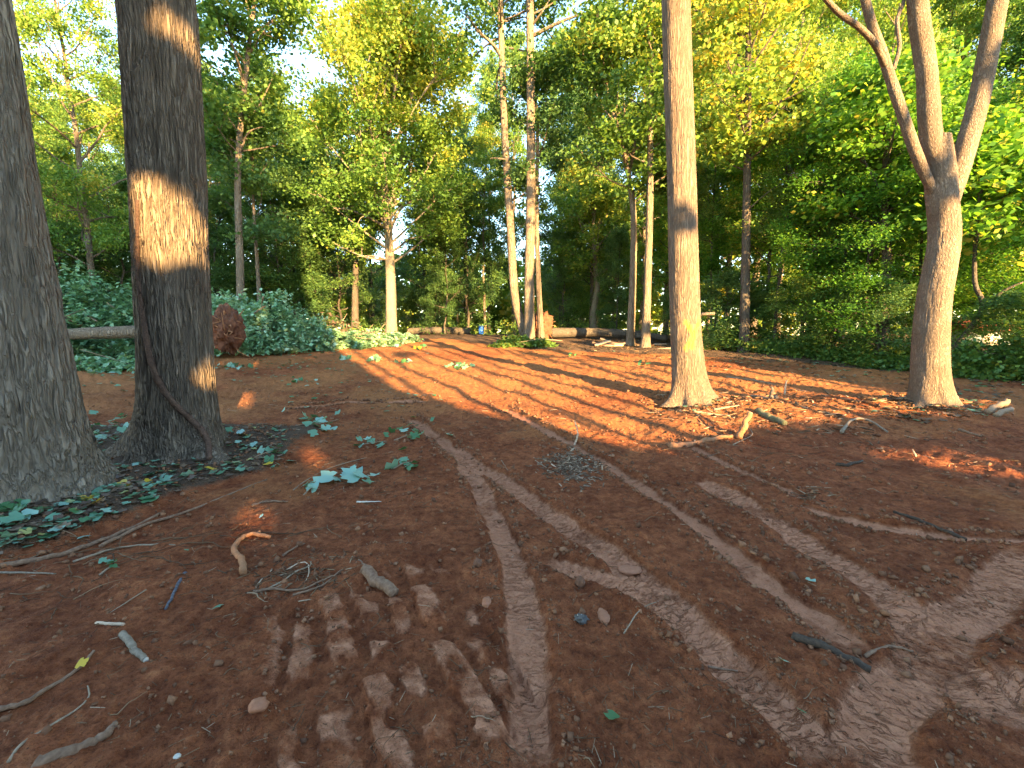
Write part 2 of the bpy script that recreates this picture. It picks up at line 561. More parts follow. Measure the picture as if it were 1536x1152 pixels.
def terrain(x, y, full=False):
    x, y = np.asarray(x, float), np.asarray(y, float)
    shp = x.shape
    x, y = x.ravel(), y.ravel()
    z = slope(x, y)
    r = np.hypot(x, y)
    near = 1 - sstep(9, 24, r)
    compact = np.zeros_like(x)
    tread = np.zeros_like(x)
    tu, tv = np.zeros_like(x), np.zeros_like(x)
    rough = np.ones_like(x)
    trackz = np.zeros_like(x)
    sel = np.nonzero((r < 15) & (y > 0))[0]
    if len(sel):
        xs, ys = x[sel], y[sel]
        sel0 = sel
        for P, w, dep, lug in TRACK_W:
            bb = (x[sel0] > P[:, 0].min() - 0.5) & (x[sel0] < P[:, 0].max() + 0.5) & (y[sel0] > P[:, 1].min() - 0.5) & (y[sel0] < P[:, 1].max() + 0.5)
            sel = sel0[bb]
            if not len(sel):
                continue
            xs, ys = x[sel], y[sel]
            wob = 0.035 * perlin2(xs * 3.1, ys * 3.1, 5) + 0.018 * perlin2(xs * 11, ys * 11, 6)
            d, sd, run = poly_dist(xs, ys, P)
            k = 1 - sstep(w * 0.58, w * 1.12, d + wob)
            tot = np.linalg.norm(np.diff(P[:, :2], axis=0), axis=1).sum()
            k = k * sstep(0, 0.25, run) * (1 - sstep(tot - 0.15, tot, run) * 0.6)
            berm = np.exp(-((d + wob - w * 1.5) / (w * 0.38)) ** 2) * dep * 1.0 * (0.5 + 0.9 * np.abs(perlin2(xs * 6, ys * 6, 19))) * sstep(0, 0.25, run)
            newer = k > compact[sel]
            rag = sstep(-0.75, 0.1, perlin2(xs * 2.3, ys * 2.3, 9))
            compact[sel] = np.maximum(compact[sel], k * (0.55 + 0.45 * rag))
            tread[sel] = np.where(newer, k * lug, tread[sel])
            tu[sel] = np.where(newer, sd, tu[sel])
            tv[sel] = np.where(newer, run, tv[sel])
            trackz[sel] = np.minimum(trackz[sel], -1.35 * dep * k) + berm
            lugz = 0.007 * np.sin((run + 0.5 * np.abs(sd) + 0.5 * wob) * 2 * math.pi / 0.075) * k * lug
            trackz[sel] += lugz
            rough[sel] *= 1 - 0.8 * k
        # prints of an excavator's cleats
        sel = sel0
        xs, ys = x[sel], y[sel]
        u = (xs - CLEAT0[0]) * CLEAT_N[0] + (ys - CLEAT0[1]) * CLEAT_N[1]
        v = (xs - CLEAT0[0]) * CLEAT_D[0] + (ys - CLEAT0[1]) * CLEAT_D[1]
        warp = 0.035 * perlin2(xs * 3, ys * 3, 12) + 0.018 * perlin2(xs * 13, ys * 13, 13) + 0.010 * perlin2(xs * 31, ys * 31, 14)
        zone = sstep(-0.66, -0.5, u + warp) * (1 - sstep(0.42, 0.58, u + warp)) * sstep(-0.66, -0.5, v + warp * 3) * (1 - sstep(0.62, 0.8, v + warp * 3))
        row = np.where(v + warp < 0.08, 0.0, 0.45)
        q = (u + warp) / 0.165 + row
        idx = np.floor(q)
        rnd = (np.sin(idx * 12.9898 + row * 78.2) * 43758.5) % 1.0
        rnd2 = (np.sin(idx * 39.3 + row * 11.7) * 24634.6) % 1.0
        saw = q - idx
        pad = sstep(0.05, 0.16, saw) * (1 - sstep(0.55 + 0.2 * rnd2, 0.75 + 0.2 * rnd2, saw))
        gap = 1 - np.exp(-((v - 0.08 + 0.12 * (rnd - 0.5) + warp) / 0.05) ** 2)
        brk = sstep(-0.25, 0.05, perlin2(xs * 4.7, ys * 4.7, 15) + 0.5 * (rnd - 0.2))
        trackz[sel] += zone * (pad * brk * gap * (0.026 + 0.02 * rnd) - 0.034)
        trackz[sel] -= zone * pad * brk * 0.02 * saw
        flat = sstep(-0.3, 0.35, perlin2(xs * 6.1, ys * 6.1, 16) + 0.4 * rnd2)
        compact[sel] = np.maximum(compact[sel], zone * pad * brk * gap * (0.35 + 0.4 * flat))
        rough[sel] *= 1 - 0.6 * zone * pad * brk * flat
        # faint parallel cleat bands further off
    # bank of leaf mould round the two left trunks
    d, sd, run = poly_dist(x, y, BANK)
    litter = sstep(-0.12, 0.22, sd + 0.10 * perlin2(x * 2, y * 2, 17)) * (1 - sstep(3.0, 3.9, np.hypot(x - PA[0] + 0.3, y - PA[1] - 0.9)))
    litter = litter * (1 - sstep(-2.55, -2.1, x)) * (1 - sstep(6.0, 6.8, y))
    z = z + 0.10 * litter
    # mounds and pits at the right hand trunks
    for (cx, cy, s, h) in ((PC[0], PC[1], 0.75, 0.10), (PC[0] - 0.62, PC[1] - 0.35, 0.28, -0.17), (PC[0] + 0.3, PC[1] - 0.9, 0.5, 0.07),
                           (PC[0] - 0.5, PC[1] - 1.25, 0.35, 0.10), (PC[0] + 1.1, PC[1] - 0.3, 0.5, 0.09), (PC[0] - 0.2, PC[1] - 1.5, 0.2, -0.06),
                           (PD[0], PD[1], 0.8, 0.10), (PD[0] - 1.1, PD[1] + 0.2, 0.5, 0.07), (PD[0] - 2.2, PD[1] - 0.4, 0.9, 0.08), (PD[0] + 1.2, PD[1] + 0.1, 0.5, 0.08)):
        z = z + h * np.exp(-((x - cx) ** 2 + (y - cy) ** 2) / s ** 2)
    # loose, churned soil
    lo = 0.055 * perlin2(x * 0.8, y * 0.8, 2) + 0.030 * perlin2(x * 2.1, y * 2.1, 3)
    z = z + lo * sstep(0.5, 2.5, r)
    churn = 0.55 + 0.45 * perlin2(x * 0.6 + 3, y * 0.6, 4)
    far_amp = 1 + 1.2 * sstep(5, 14, r)
    z = z + rough * near * far_amp * (0.026 * np.abs(perlin2(x * 5.3, y * 5.3, 7)) + 0.020 * perlin2(x * 11, y * 11, 8) * churn
                            + 0.015 * np.abs(perlin2(x * 23, y * 23, 10)) * churn + 0.008 * perlin2(x * 47, y * 47, 11))
    # old dozer passes: low ridges across the middle distance, running up to the left
    ridge = np.sin((x * 0.52 + y * 0.86 + 0.35 * perlin2(x * 0.35, y * 0.35, 21)) * 5.2)
    z = z + 0.022 * ridge * sstep(6.5, 9, y) * (1 - sstep(19, 24, y))
    z = z + trackz
    z = z.reshape(shp)
    if not full:
        return z
    clay = sstep(0.2, 1.0, 0.45 + 0.5 * perlin2(x * 0.35, y * 0.35, 30) + 0.35 * sstep(5, 10, y) - 0.35 * (1 - sstep(1.5, 5, y)))
    woods = np.maximum(sstep(22.5, 25.5, y + 2.0 * perlin2(x * 0.2, y * 0.2, 31)), 0)
    woods = np.maximum(woods, sstep(0, 1.3, (x - 6.0) * 0.55 + (y - 14.5) * 0.83 + 0.6 * perlin2(x * 0.5, y * 0.5, 32)) * (y > 3))
    woods = np.maximum(woods, sstep(0, 2.0, -(x + 9.5) * 0.55 + (y - 16.5) * 0.83))
    woods = np.maximum(woods, sstep(6, 10, -y))
    litter = np.maximum(litter, woods)
    return z, compact.reshape(shp), litter.reshape(shp), clay.reshape(shp), np.stack([tu, tv, tread], -1)


def gz(x, y):
    return float(terrain(np.array([x]), np.array([y]))[0])


def on_ground(px, py, lift=0.0):
    p = gp(px, py)
    return np.array([p[0], p[1], gz(p[0], p[1]) + lift])


def build_ground():
    front = np.linspace(-62, 62, 780)
    back = np.linspace(62, 298, 110)[1:-1]
    ang = np.radians(np.concatenate([front, back]))
    rad = np.concatenate([[0.01, 0.25, 0.5, 0.75, 0.95], np.exp(np.linspace(math.log(1.1), math.log(6.5), 350)),
                          np.exp(np.linspace(math.log(6.5), math.log(32), 175))[1:],
                          np.exp(np.linspace(math.log(32), math.log(900), 34))[1:]])
    A, Rr = np.meshgrid(ang, rad)
    X, Y = np.sin(A) * Rr, np.cos(A) * Rr
    z, compact, litter, clay, trk = terrain(X, Y, True)
    V = np.stack([X, Y, z], -1).reshape(-1, 3)
    n, m = len(rad), len(ang)
    i = np.arange(n - 1)[:, None] * m
    j = np.arange(m)[None]
    jn = (j + 1) % m
    F = np.stack([i + j, i + m + j, i + m + jn, i + jn], -1).reshape(-1, 4)
    F = F[:, ::-1]
    gm = np.stack([compact.ravel(), litter.ravel(), clay.ravel(), np.ones(n * m)], -1)
    me = mesh_arrays('ground', V, F, M['ground'], True, {'gmask': ('FLOAT_COLOR', 'POINT', gm), 'trk': ('FLOAT_VECTOR', 'POINT', trk)})
    o = link('ground', me)
    tag(o, 'rutted bare red clay ground of the clearing with wheel tracks', None, None, 'structure')
    return o


build_ground()

# ------------------------------------------------------------------ big trunks near the viewer
def trunk_mesh(path, rads, mat, base, sides=200, rings=200, flare=0.5, flare_h=0.5, lobes=(), ridge=0.012, rk=13.0, rz=1.6, lump=0.03, seed=0.0, paint=None, power=1.0):
    """path: world points; lobes: (azimuth, strength, width) of the root buttresses"""
    t = np.linspace(0, 1, rings) ** power
    Pd = resample(path, 400)
    L = np.concatenate([[0], np.cumsum(np.linalg.norm(np.diff(Pd, axis=0), axis=1))])
    s = t * L[-1]
    P = np.stack([np.interp(s, L, Pd[:, k]) for k in range(3)], -1)
    R = np.interp(s / L[-1], np.linspace(0, 1, len(rads)), rads)
    a = np.arange(sides) / sides * 2 * math.pi
    h = P[:, 2] - base[2]
    H, A = np.meshgrid(h, a, indexing='ij')
    RR = np.repeat(R[:, None], sides, 1)
    fl = np.exp(-np.maximum(H, 0) / flare_h)
    RR = RR * (1 + flare * 0.55 * fl)
    for az, st, w in lobes:
        d = np.angle(np.exp(1j * (A - az)))
        RR = RR + st * np.exp(-(d / w) ** 2) * np.exp(-np.maximum(H, -0.05) / (flare_h * 0.55))
    ca, sa = np.cos(A), np.sin(A)
    RR = RR * (1 + lump * perlin3(ca * 1.3 + seed, sa * 1.3, H * 0.8))
    wx = 0.35 * perlin3(ca * 3, sa * 3, H * 2.2 + seed)
    n = perlin3(ca * rk * RR / R[0] + wx, sa * rk * RR / R[0] + wx, H * rz + seed)
    RR = RR + ridge * (0.6 - 2.0 * np.abs(n)) + ridge * 0.5 * perlin3(ca * rk * 2.1, sa * rk * 2.1, H * rz * 3)
    V = np.stack([P[:, 0][:, None] + RR * ca, P[:, 1][:, None] + RR * sa, np.repeat(P[:, 2][:, None], sides, 1)], -1)
    V = V.reshape(-1, 3) - base
    i = np.arange(rings - 1)[:, None] * sides
    j = np.arange(sides)[None]
    jn = (j + 1) % sides
    F = np.stack([i + j, i + jn, i + sides + jn, i + sides + j], -1).reshape(-1, 4)
    pv = np.zeros(len(V)) if paint is None else paint(V + base)
    return mesh_arrays('trunk', V, F, mat, True, {'paint': ('FLOAT', 'POINT', pv)})


def crown_from_points(Cl, nleaf, sig, size, rng, tint_mid=0.5, up=0.6, droop=0.0, top_sun_tint=0.0):
    """leaves gathered round clump centres"""
    Cl = np.asarray(Cl)
    wt = rng.uniform(0.15, 1.0, len(Cl)) ** 1.5
    idx = rng.choice(len(Cl), nleaf, p=wt / wt.sum())
    off = rng.normal(size=(nleaf, 3)) * np.array([1, 1, 0.55]) * (sig * rng.choice([0.65, 0.9, 1.5], nleaf, p=[0.5, 0.35, 0.15]))[:, None]
    C_ = Cl[idx] + off
    ct = rng.normal(0, 0.2, len(Cl))
    tint = tint_mid + ct[idx] + rng.normal(0, 0.13, nleaf)
    if top_sun_tint:
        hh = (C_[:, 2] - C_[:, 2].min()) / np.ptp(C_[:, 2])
        tint = tint + top_sun_tint * (hh - 0.4)  # sunlight on the treetops painted into the leaf colour
    V, F = leaf_quads(C_, size * 1.08, rng, up, 0.85, droop)
    return V, F, np.clip(tint, 0.01, 0.99)


def grow(rng, path, H0, H1, rfun, crown_r, nlimb, up=(0.35, 1.1), prof=None, sub=4, sides=5, sublen=0.45, droop=0.0, wig=0.10):
    """limbs and twigs on a trunk path; returns branch tubes and clump centres"""
    br = Acc()
    clumps = []
    path = np.asarray(path)
    hs = path[:, 2]
    az = rng.uniform(0, 6.28)
    for i in range(nlimb):
        f = (i + rng.uniform(0, 1)) / nlimb
        h = H0 + (H1 - H0) * f
        p0 = np.array([np.interp(h, hs, path[:, k]) for k in range(3)])
        az += 2.4 + rng.normal(0, 0.35)
        pf = prof(f) if prof else (0.35 + 0.65 * math.sin(math.pi * min(1, 0.18 + 0.86 * f)))
        L = crown_r * pf * rng.uniform(0.75, 1.15)
        el = up[0] + (up[1] - up[0]) * f + rng.normal(0, 0.12)
        d = np.array([math.cos(az) * math.cos(el), math.sin(az) * math.cos(el), math.sin(el)])
        pts = [p0]
        n = 6
        dd = d.copy()
        for k in range(n):
            dd = dd + rng.normal(0, wig, 3) + np.array([0, 0, 0.05 - droop * k / n])
            dd /= np.linalg.norm(dd)
            pts.append(pts[-1] + dd * L / n)
        pts = np.array(pts)
        r0 = min(rfun(h) * 0.5, 0.018 * L + 0.012)
        br.add(*tube(pts, np.linspace(r0, r0 * 0.2, n + 1), sides, False))
        clumps += [pts[-1], pts[-2], pts[-3] * 0.5 + pts[-2] * 0.5]
        for j in range(sub):
            g = rng.uniform(0.3, 0.98)
            q = np.array([np.interp(g * n, np.arange(n + 1), pts[:, k]) for k in range(3)])
            e = dd * 0.4 + rng.normal(0, 0.75, 3)
            e[2] = e[2] * 0.6 + 0.15 - droop
            e /= np.linalg.norm(e)
            l2 = L * sublen * rng.uniform(0.5, 1.1) * (1.1 - 0.5 * g)
            q2 = q + e * l2 * 0.5 + rng.normal(0, 0.05, 3) * l2
            q3 = q + e * l2 + rng.normal(0, 0.08, 3) * l2
            br.add(*tube(np.array([q, q2, q3]), [r0 * 0.4, r0 * 0.28, r0 * 0.1], 4, False))
            clumps += [q3, q2 * 0.4 + q3 * 0.6, q3 + e * l2 * 0.25]
    return br, np.array(clumps)


rng = np.random.default_rng(11)


def line_path(*pts):
    return np.array(pts)


def high_crown(root, base, top, rng, r=2.4, n=4500, mat='leaf_mid'):
    path = resample([base, (base + top) / 2, top], 12)
    br, cl = grow(rng, path, base[2] + (top[2] - base[2]) * 0.62, top[2], lambda h: 0.12, r, 14, sub=3)
    link('limbs', br.mesh('limbs', M['bark_wood'], True, base), root)
    a = Acc()
    a.add(*crown_from_points(cl, n, 0.5, 0.17, rng))
    link('crown', a.mesh('crown', M[mat], False, base), root)


def near_tree(name, label, base, path, rads, mat, crown_top, crown_r=2.4, **kw):
    root = empty(name, base, label, 'tree')
    link('trunk', trunk_mesh(path, rads, M[mat], base, **kw), root)
    high_crown(root, base, np.asarray(crown_top), np.random.default_rng(len(label)), crown_r)
    return root


def foot(p, sink=0.12):
    return np.array([p[0], p[1], gz(p[0], p[1]) - sink])


# left foreground trunk, cut by the picture's edge
bA = foot(at(20, 765, 3.75), 0.15)
pA = [bA, at(5, 560, 3.8), at(-40, 250, 3.85), at(-75, 0, 3.9), at(-75, 0, 3.9) + np.array([-0.1, 0.0, 2.2]), at(-75, 0, 3.9) + np.array([-0.2, 0.1, 6.5])]
near_tree('tree', 'thick grey furrowed trunk at the left edge of the photo', bA, pA, [0.47, 0.41, 0.37, 0.345, 0.33, 0.31, 0.28, 0.25], 'bark_grey',
          pA[-1] + np.array([0, 0, 5.0]), sides=230, rings=230, flare=0.75, flare_h=0.55, power=1.15, lobes=((0.1, 0.16, 0.5), (-0.9, 0.10, 0.4), (-1.8, 0.12, 0.4), (1.2, 0.2, 0.5)),
          ridge=0.020, rk=14, rz=1.3, seed=2.3)
# trunk with the vine
bB = foot(at(272, 690, 5.15), 0.15)
pB = [bB, at(266, 560, 5.15), at(258, 400, 5.15), at(250, 220, 5.1), at(236, 0, 5.05), at(236, 0, 5.05) + np.array([-0.1, 0, 2.5]), at(236, 0, 5.05) + np.array([-0.15, 0, 6.0])]
LOBB = ((-0.45, 0.62, 0.26), (-1.15, 0.22, 0.22), (-1.9, 0.26, 0.3), (-2.75, 0.62, 0.32), (1.2, 0.3, 0.4))
RADB = [0.375, 0.355, 0.345, 0.34, 0.335, 0.325, 0.315, 0.30, 0.28]
TREE_B = near_tree('tree', 'thick dark ridged trunk with a vine winding across it', bB, pB, RADB, 'bark_dark',
          pB[-1] + np.array([0, 0, 5.0]), sides=260, rings=240, flare=0.45, flare_h=0.42, power=1.15, lobes=LOBB, ridge=0.022, rk=16, rz=1.1, seed=5.1)
# tall straight sunlit trunk with the paint mark
bC = foot(PC, 0.12)
yC = bC[1]


def paint_x(V):
    xc, zc = at(1030, 500, yC)[[0, 2]]
    x, z = V[:, 0] - xc, V[:, 2] - zc
    front = V[:, 1] < np.interp(V[:, 2], [0, 8], [yC, yC]) + 0.02
    w = 0.022 + 0.012 * perlin2(x * 14, z * 9, 3)
    k = np.zeros(len(V))
    for (x0, z0, x1, z1) in ((-0.115, 0.19, 0.03, -0.05), (0.13, 0.21, -0.10, -0.27), (0.01, 0.02, 0.0, -0.26)):
        dx, dz = x1 - x0, z1 - z0
        t = np.clip(((x - x0) * dx + (z - z0) * dz) / (dx * dx + dz * dz), 0, 1)
        d = np.hypot(x - x0 - t * dx, z - z0 - t * dz)
        k = np.maximum(k, 1 - sstep(w * 0.6, w * 2.6, d))
    return k * front * (0.75 + 0.35 * perlin2(x * 40, z * 14, 8))


pC = [bC, at(1028, 480, yC), at(1022, 250, yC), at(1014, 0, yC), at(1014, 0, yC) + np.array([-0.15, 0, 3.5]), at(1014, 0, yC) + np.array([-0.2, 0, 7.5])]
near_tree('tree', 'tall straight sunlit trunk with a yellow paint mark', bC, pC, [0.285, 0.255, 0.24, 0.232, 0.226, 0.22, 0.21, 0.195, 0.18], 'bark_tan',
          pC[-1] + np.array([0, 0, 5.0]), sides=200, rings=260, flare=0.75, flare_h=0.33, power=1.25, lobes=((-0.25, 0.30, 0.25), (-1.25, 0.16, 0.22), (-2.0, 0.12, 0.2), (-2.8, 0.28, 0.28), (1.5, 0.15, 0.5)),
          ridge=0.006, rk=20, rz=0.9, lump=0.02, seed=7.7, paint=paint_x)
# forked tree at the right
bD = foot(PD, 0.12)
yD = bD[1]
rootD = empty('tree', bD, 'smooth sunlit tree forking into three limbs at the right', 'tree')
fork = at(1412, 285, yD)
pD = [bD, at(1395, 530, yD), at(1401, 450, yD), at(1416, 360, yD), fork, at(1407, 205, yD)]
link('trunk', trunk_mesh(pD, [0.29, 0.255, 0.245, 0.235, 0.225, 0.21, 0.205, 0.205, 0.16], M['bark_smooth'], bD, sides=160, rings=200, flare=0.6, flare_h=0.3,
     lobes=((-0.35, 0.18, 0.25), (-1.1, 0.14, 0.2), (-1.75, 0.16, 0.2), (-2.7, 0.30, 0.28)), ridge=0.006, rk=12, rz=2.0, lump=0.035, seed=1.2), rootD)


def limb(root, base, pts, rads, mat, sides=28, n=40, name='limb', bump=0.05):
    P = resample(pts, n)
    R = np.interp(np.linspace(0, 1, n), np.linspace(0, 1, len(rads)), rads)
    V, F = tube(P, R, sides, False, bump, float(len(pts)) + rads[0] * 50)
    return link(name, mesh_arrays(name, V - base, F, M[mat], True), root), P


lim = []
for pts, rads in (([at(1416, 330, yD), at(1440, 250, yD + 0.05), at(1468, 150, yD + 0.1), at(1497, 0, yD + 0.1), at(1545, -240, yD + 0.4)], [0.12, 0.145, 0.14, 0.13, 0.10]),
                  ([at(1411, 260, yD), at(1396, 200, yD), at(1390, 110, yD), at(1376, 0, yD), at(1366, -220, yD - 0.2)], [0.15, 0.15, 0.135, 0.135, 0.10]),
                  ([at(1406, 300, yD), at(1378, 240, yD - 0.1), at(1350, 160, yD - 0.15), at(1325, 85, yD - 0.2), at(1298, 0, yD - 0.3), at(1262, -200, yD - 0.6)], [0.065, 0.08, 0.075, 0.07, 0.06, 0.045]),
                  ([at(1328, 98, yD - 0.2), at(1312, 66, yD - 0.4), at(1290, 42, yD - 0.5), at(1262, 22, yD - 0.6), at(1240, 0, yD - 0.7), at(1190, -60, yD - 1.0)], [0.045, 0.045, 0.04, 0.04, 0.035, 0.02]),
                  ([at(1340, 105, yD - 0.15), at(1349, 70, yD - 0.1), at(1346, 30, yD), at(1356, 0, yD + 0.1), at(1362, -60, yD + 0.2)], [0.03, 0.03, 0.028, 0.025, 0.015])):
    _, P = limb(rootD, bD, pts, rads, 'bark_smooth')
    lim.append(P)
rr = np.random.default_rng(21)
cl = []
for P in lim[:3]:
    e = P[-1]
    for k in range(26):
        cl.append(e + np.array([rr.normal(0, 1.3), rr.normal(0, 1.3), rr.uniform(0.8, 5.0)]))
a = Acc()
a.add(*crown_from_points(cl, 7000, 0.5, 0.15, rr))
link('crown', a.mesh('crown', M['leaf_mid'], False, bD), rootD)

# hairy vine lying across the second trunk
def on_trunkB(px, py, out=0.02):
    """point on the visible bark of trunk B under a pixel"""
    d = ray(px, py)
    Pd = resample(pB, 200)
    Rd = np.interp(np.linspace(0, 1, 200), np.linspace(0, 1, len(RADB)), RADB)
    best = None
    for k in np.arange(4.2, 6.0, 0.01):
        q = EYE + d * k
        i = np.argmin(np.abs(Pd[:, 2] - q[2]))
        h = max(q[2] - bB[2], 0)
        rad = Rd[i] * (1 + 0.25 * math.exp(-h / 0.42))
        az = math.atan2(q[1] - Pd[i][1], q[0] - Pd[i][0])
        for (la, st, w) in LOBB:
            dd = math.atan2(math.sin(az - la), math.cos(az - la))
            rad += st * math.exp(-(dd / w) ** 2) * math.exp(-h / 0.231)
        r = math.hypot(q[0] - Pd[i][0], q[1] - Pd[i][1])
        if best is None or r - rad < best[0]:
            best = (r - rad, q, Pd[i])
        if r < rad + out:
            return q
    return best[1]


vp = [on_trunkB(*p) for p in ((206, 300), (207, 400), (212, 450), (219, 500), (228, 545), (243, 580), (262, 606), (283, 626), (302, 645), (312, 665), (314, 690))]
V_, F_ = tube(resample(vp, 90), np.interp(np.linspace(0, 1, 90), [0, .3, .8, 1], [0.018, 0.03, 0.036, 0.034]), 10, True, 0.35, 3.1)
vo_ = vp[-1]
vine = empty('vine', vo_, 'dark hairy vine stem winding down the thick ridged trunk', 'vine')
link('stem', mesh_arrays('stem', V_ - vo_, F_, M['vine'], True), vine)
rr = np.random.default_rng(4)
a = Acc()
Pv = resample(vp, 220)
for i in range(420):
    q = Pv[rr.integers(10, 210)]
    d = rr.normal(0, 1, 3)
    d /= np.linalg.norm(d)
    q0 = q + d * 0.028
    a.add(*tube(np.array([q0, q0 + d * 0.02 + rr.normal(0, 0.012, 3), q0 + d * 0.03 + rr.normal(0, 0.02, 3)]), [0.003, 0.0025, 0.001], 3, False))
link('rootlets', a.mesh('rootlets', M['vine'], False, vo_), vine)['kind'] = 'stuff'

# ------------------------------------------------------------------ woodland trees
def tree_kind(seed, H, cb, cr, tr, nlimb, nleaf, sig, size, wig=0.25, sub=5, up=(0.2, 1.0), prof=None, droop=0.0, sublen=0.5, leaf_up=0.6, top_sun_tint=0.25):
    rng = np.random.default_rng(seed)
    zs = np.linspace(0, H, 14)
    path = np.stack([np.cumsum(rng.normal(0, wig * 0.3, 14)), np.cumsum(rng.normal(0, wig * 0.3, 14)), zs], -1)
    path[:, :2] -= path[0, :2]
    rf = lambda h: tr * (1 - 0.82 * h / H)
    tk = Acc()
    rad = [rf(z) * (1 + 0.5 * math.exp(-z / 0.4)) for z in zs]
    P = resample(path, 40)
    R = np.array([rf(z) * (1 + 0.6 * math.exp(-max(z, 0) / 0.35)) for z in P[:, 2]])
    P[0, 2] -= 0.3
    tk.add(*tube(P, R, 10, False, 0.06, seed * 0.7))
    br, cl = grow(rng, path, H * cb, H * 0.985, rf, cr, nlimb, up, prof, sub, 5, sublen, droop)
    tk.add(np.concatenate(br.V), np.concatenate(br.F))
    a = Acc()
    a.add(*crown_from_points(cl, nleaf, sig, size, rng, 0.45, leaf_up, droop, top_sun_tint))
    return tk, a, H


def kind_meshes(key, bark, leaf, *args, **kw):
    tk, cr, H = tree_kind(*args, **kw)
    return (tk.mesh(key + '_trunk', M[bark], True), cr.mesh(key + '_crown', M[leaf]), H)


K = {}
K['broad_a'] = kind_meshes('broad_a', 'bark_wood', 'leaf_mid', 101, 20, 0.16, 4.6, 0.24, 34, 59150, 0.42, 0.127)
K['broad_b'] = kind_meshes('broad_b', 'bark_wood', 'leaf_deep', 102, 20, 0.12, 4.8, 0.26, 36, 63700, 0.44, 0.127)
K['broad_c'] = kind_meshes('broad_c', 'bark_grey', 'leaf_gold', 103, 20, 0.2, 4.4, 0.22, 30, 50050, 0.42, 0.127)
K['broad_d'] = kind_meshes('broad_d', 'bark_wood', 'leaf_deep', 104, 20, 0.10, 4.2, 0.22, 34, 54600, 0.40, 0.120, droop=0.1)
K['pole_a'] = kind_meshes('pole_a', 'bark_wood', 'leaf_mid', 105, 20, 0.42, 2.8, 0.16, 24, 27300, 0.37, 0.120)
K['pole_b'] = kind_meshes('pole_b', 'bark_grey', 'leaf_gold', 106, 20, 0.5, 2.6, 0.15, 22, 22750, 0.37, 0.120, wig=0.4)
K['maple_a'] = kind_meshes('maple_a', 'bark_wood', 'leaf_maple', 107, 10, 0.12, 3.4, 0.11, 26, 31200, 0.33, 0.112, up=(0.0, 0.7), droop=0.05, leaf_up=1.1)
K['maple_b'] = kind_meshes('maple_b', 'bark_wood', 'leaf_maple', 108, 10, 0.15, 3.0, 0.10, 24, 27300, 0.33, 0.112, up=(0.05, 0.8), leaf_up=1.1)
K['maple_c'] = kind_meshes('maple_c', 'bark_wood', 'leaf_maple', 117, 10, 0.12, 3.4, 0.11, 30, 52000, 0.33, 0.082, up=(0.0, 0.7), droop=0.05, leaf_up=1.0, sub=7)
K['shrub_a'] = kind_meshes('shrub_a', 'bark_wood', 'leaf_deep', 109, 4, 0.05, 1.9, 0.04, 22, 12000, 0.26, 0.085, up=(0.2, 1.1), leaf_up=0.8)
K['shrub_b'] = kind_meshes('shrub_b', 'bark_wood', 'leaf_mid', 110, 4, 0.05, 1.8, 0.04, 20, 11000, 0.26, 0.085, up=(0.2, 1.1), leaf_up=0.8)


def tree_copy(kind, px, depth, top_py, label, group=None, wide=1.0, name='tree', cat='tree', rz=None, lean=(0, 0), leaf=None):
    tk, cr, H = K[kind]
    x = at(px, 500, depth)[0]
    z0 = float(slope(np.array([x]), np.array([depth]))[0])
    ztop = at(px, top_py, depth)[2]
    s = (ztop - z0) / H
    root = empty(name, (x, depth, z0), label, cat, group)
    root.scale = (s * wide, s * wide, s)
    root.rotation_euler = (lean[0], lean[1], random.Random(px * 7 + int(depth * 13)).uniform(0, 6.28) if rz is None else rz)
    link('trunk', tk, root)
    c = link('crown', cr, root)
    if leaf:
        c.material_slots[0].link = 'OBJECT'
        c.material_slots[0].material = M[leaf]
    return root


ORD = ['first', 'second', 'third', 'fourth', 'fifth', 'sixth', 'seventh', 'eighth', 'ninth', 'tenth', 'eleventh', 'twelfth', 'thirteenth', 'fourteenth', 'fifteenth', 'sixteenth', 'seventeenth', 'eighteenth']


def row(items, label, group, **kw):
    """a row of trees, each labelled by its place counted from the left"""
    seen = out = 0
    for it in sorted(items):
        px, dep, top, kd, w = it
        if -20 < px < 1556:
            lab = ORD[seen] + ' from the left of ' + label
            seen += 1
        else:
            out += 1
            lab = ORD[out - 1] + ' rooted past the picture edge of ' + label
        tree_copy(kd, px, dep, top, lab, group, w, **kw)


row(((-60, 15, 60, 'broad_b', 1.0), (60, 24, 120, 'broad_a', 1.0), (20, 30, 170, 'broad_b', 1.1), (150, 27, 150, 'broad_c', 0.9),
                            (120, 34, 235, 'broad_d', 1.0), (215, 31, 140, 'broad_a', 0.9), (268, 33, 170, 'broad_b', 1.0),
                            (330, 30, 120, 'broad_a', 0.8), (400, 32, 90, 'broad_d', 0.8), (455, 33, 190, 'broad_b', 0.8), (90, 19, 210, 'pole_a', 1.0),
                            (-130, 22, 40, 'broad_a', 1.0), (180, 38, 260, 'broad_d', 1.0)),
    'the leafy trees behind the left brush', 'trees behind the left brush')
tree_copy('broad_c', 152, 16, -120, 'high golden crown reaching over the left of the picture', None, 0.75)
row(((505, 34, 150, 'broad_b', 0.8), (560, 36, 210, 'broad_d', 0.9), (640, 30, 235, 'broad_b', 0.75), (668, 34, 215, 'broad_d', 0.8), (700, 31, 180, 'broad_b', 0.7),
                            (735, 35, 105, 'broad_a', 0.55), (772, 33, 75, 'broad_c', 0.6), (840, 36, 60, 'broad_d', 0.75), (895, 33, 25, 'broad_b', 0.65)),
    'the leafy trees closing the far end', 'trees at the far end')
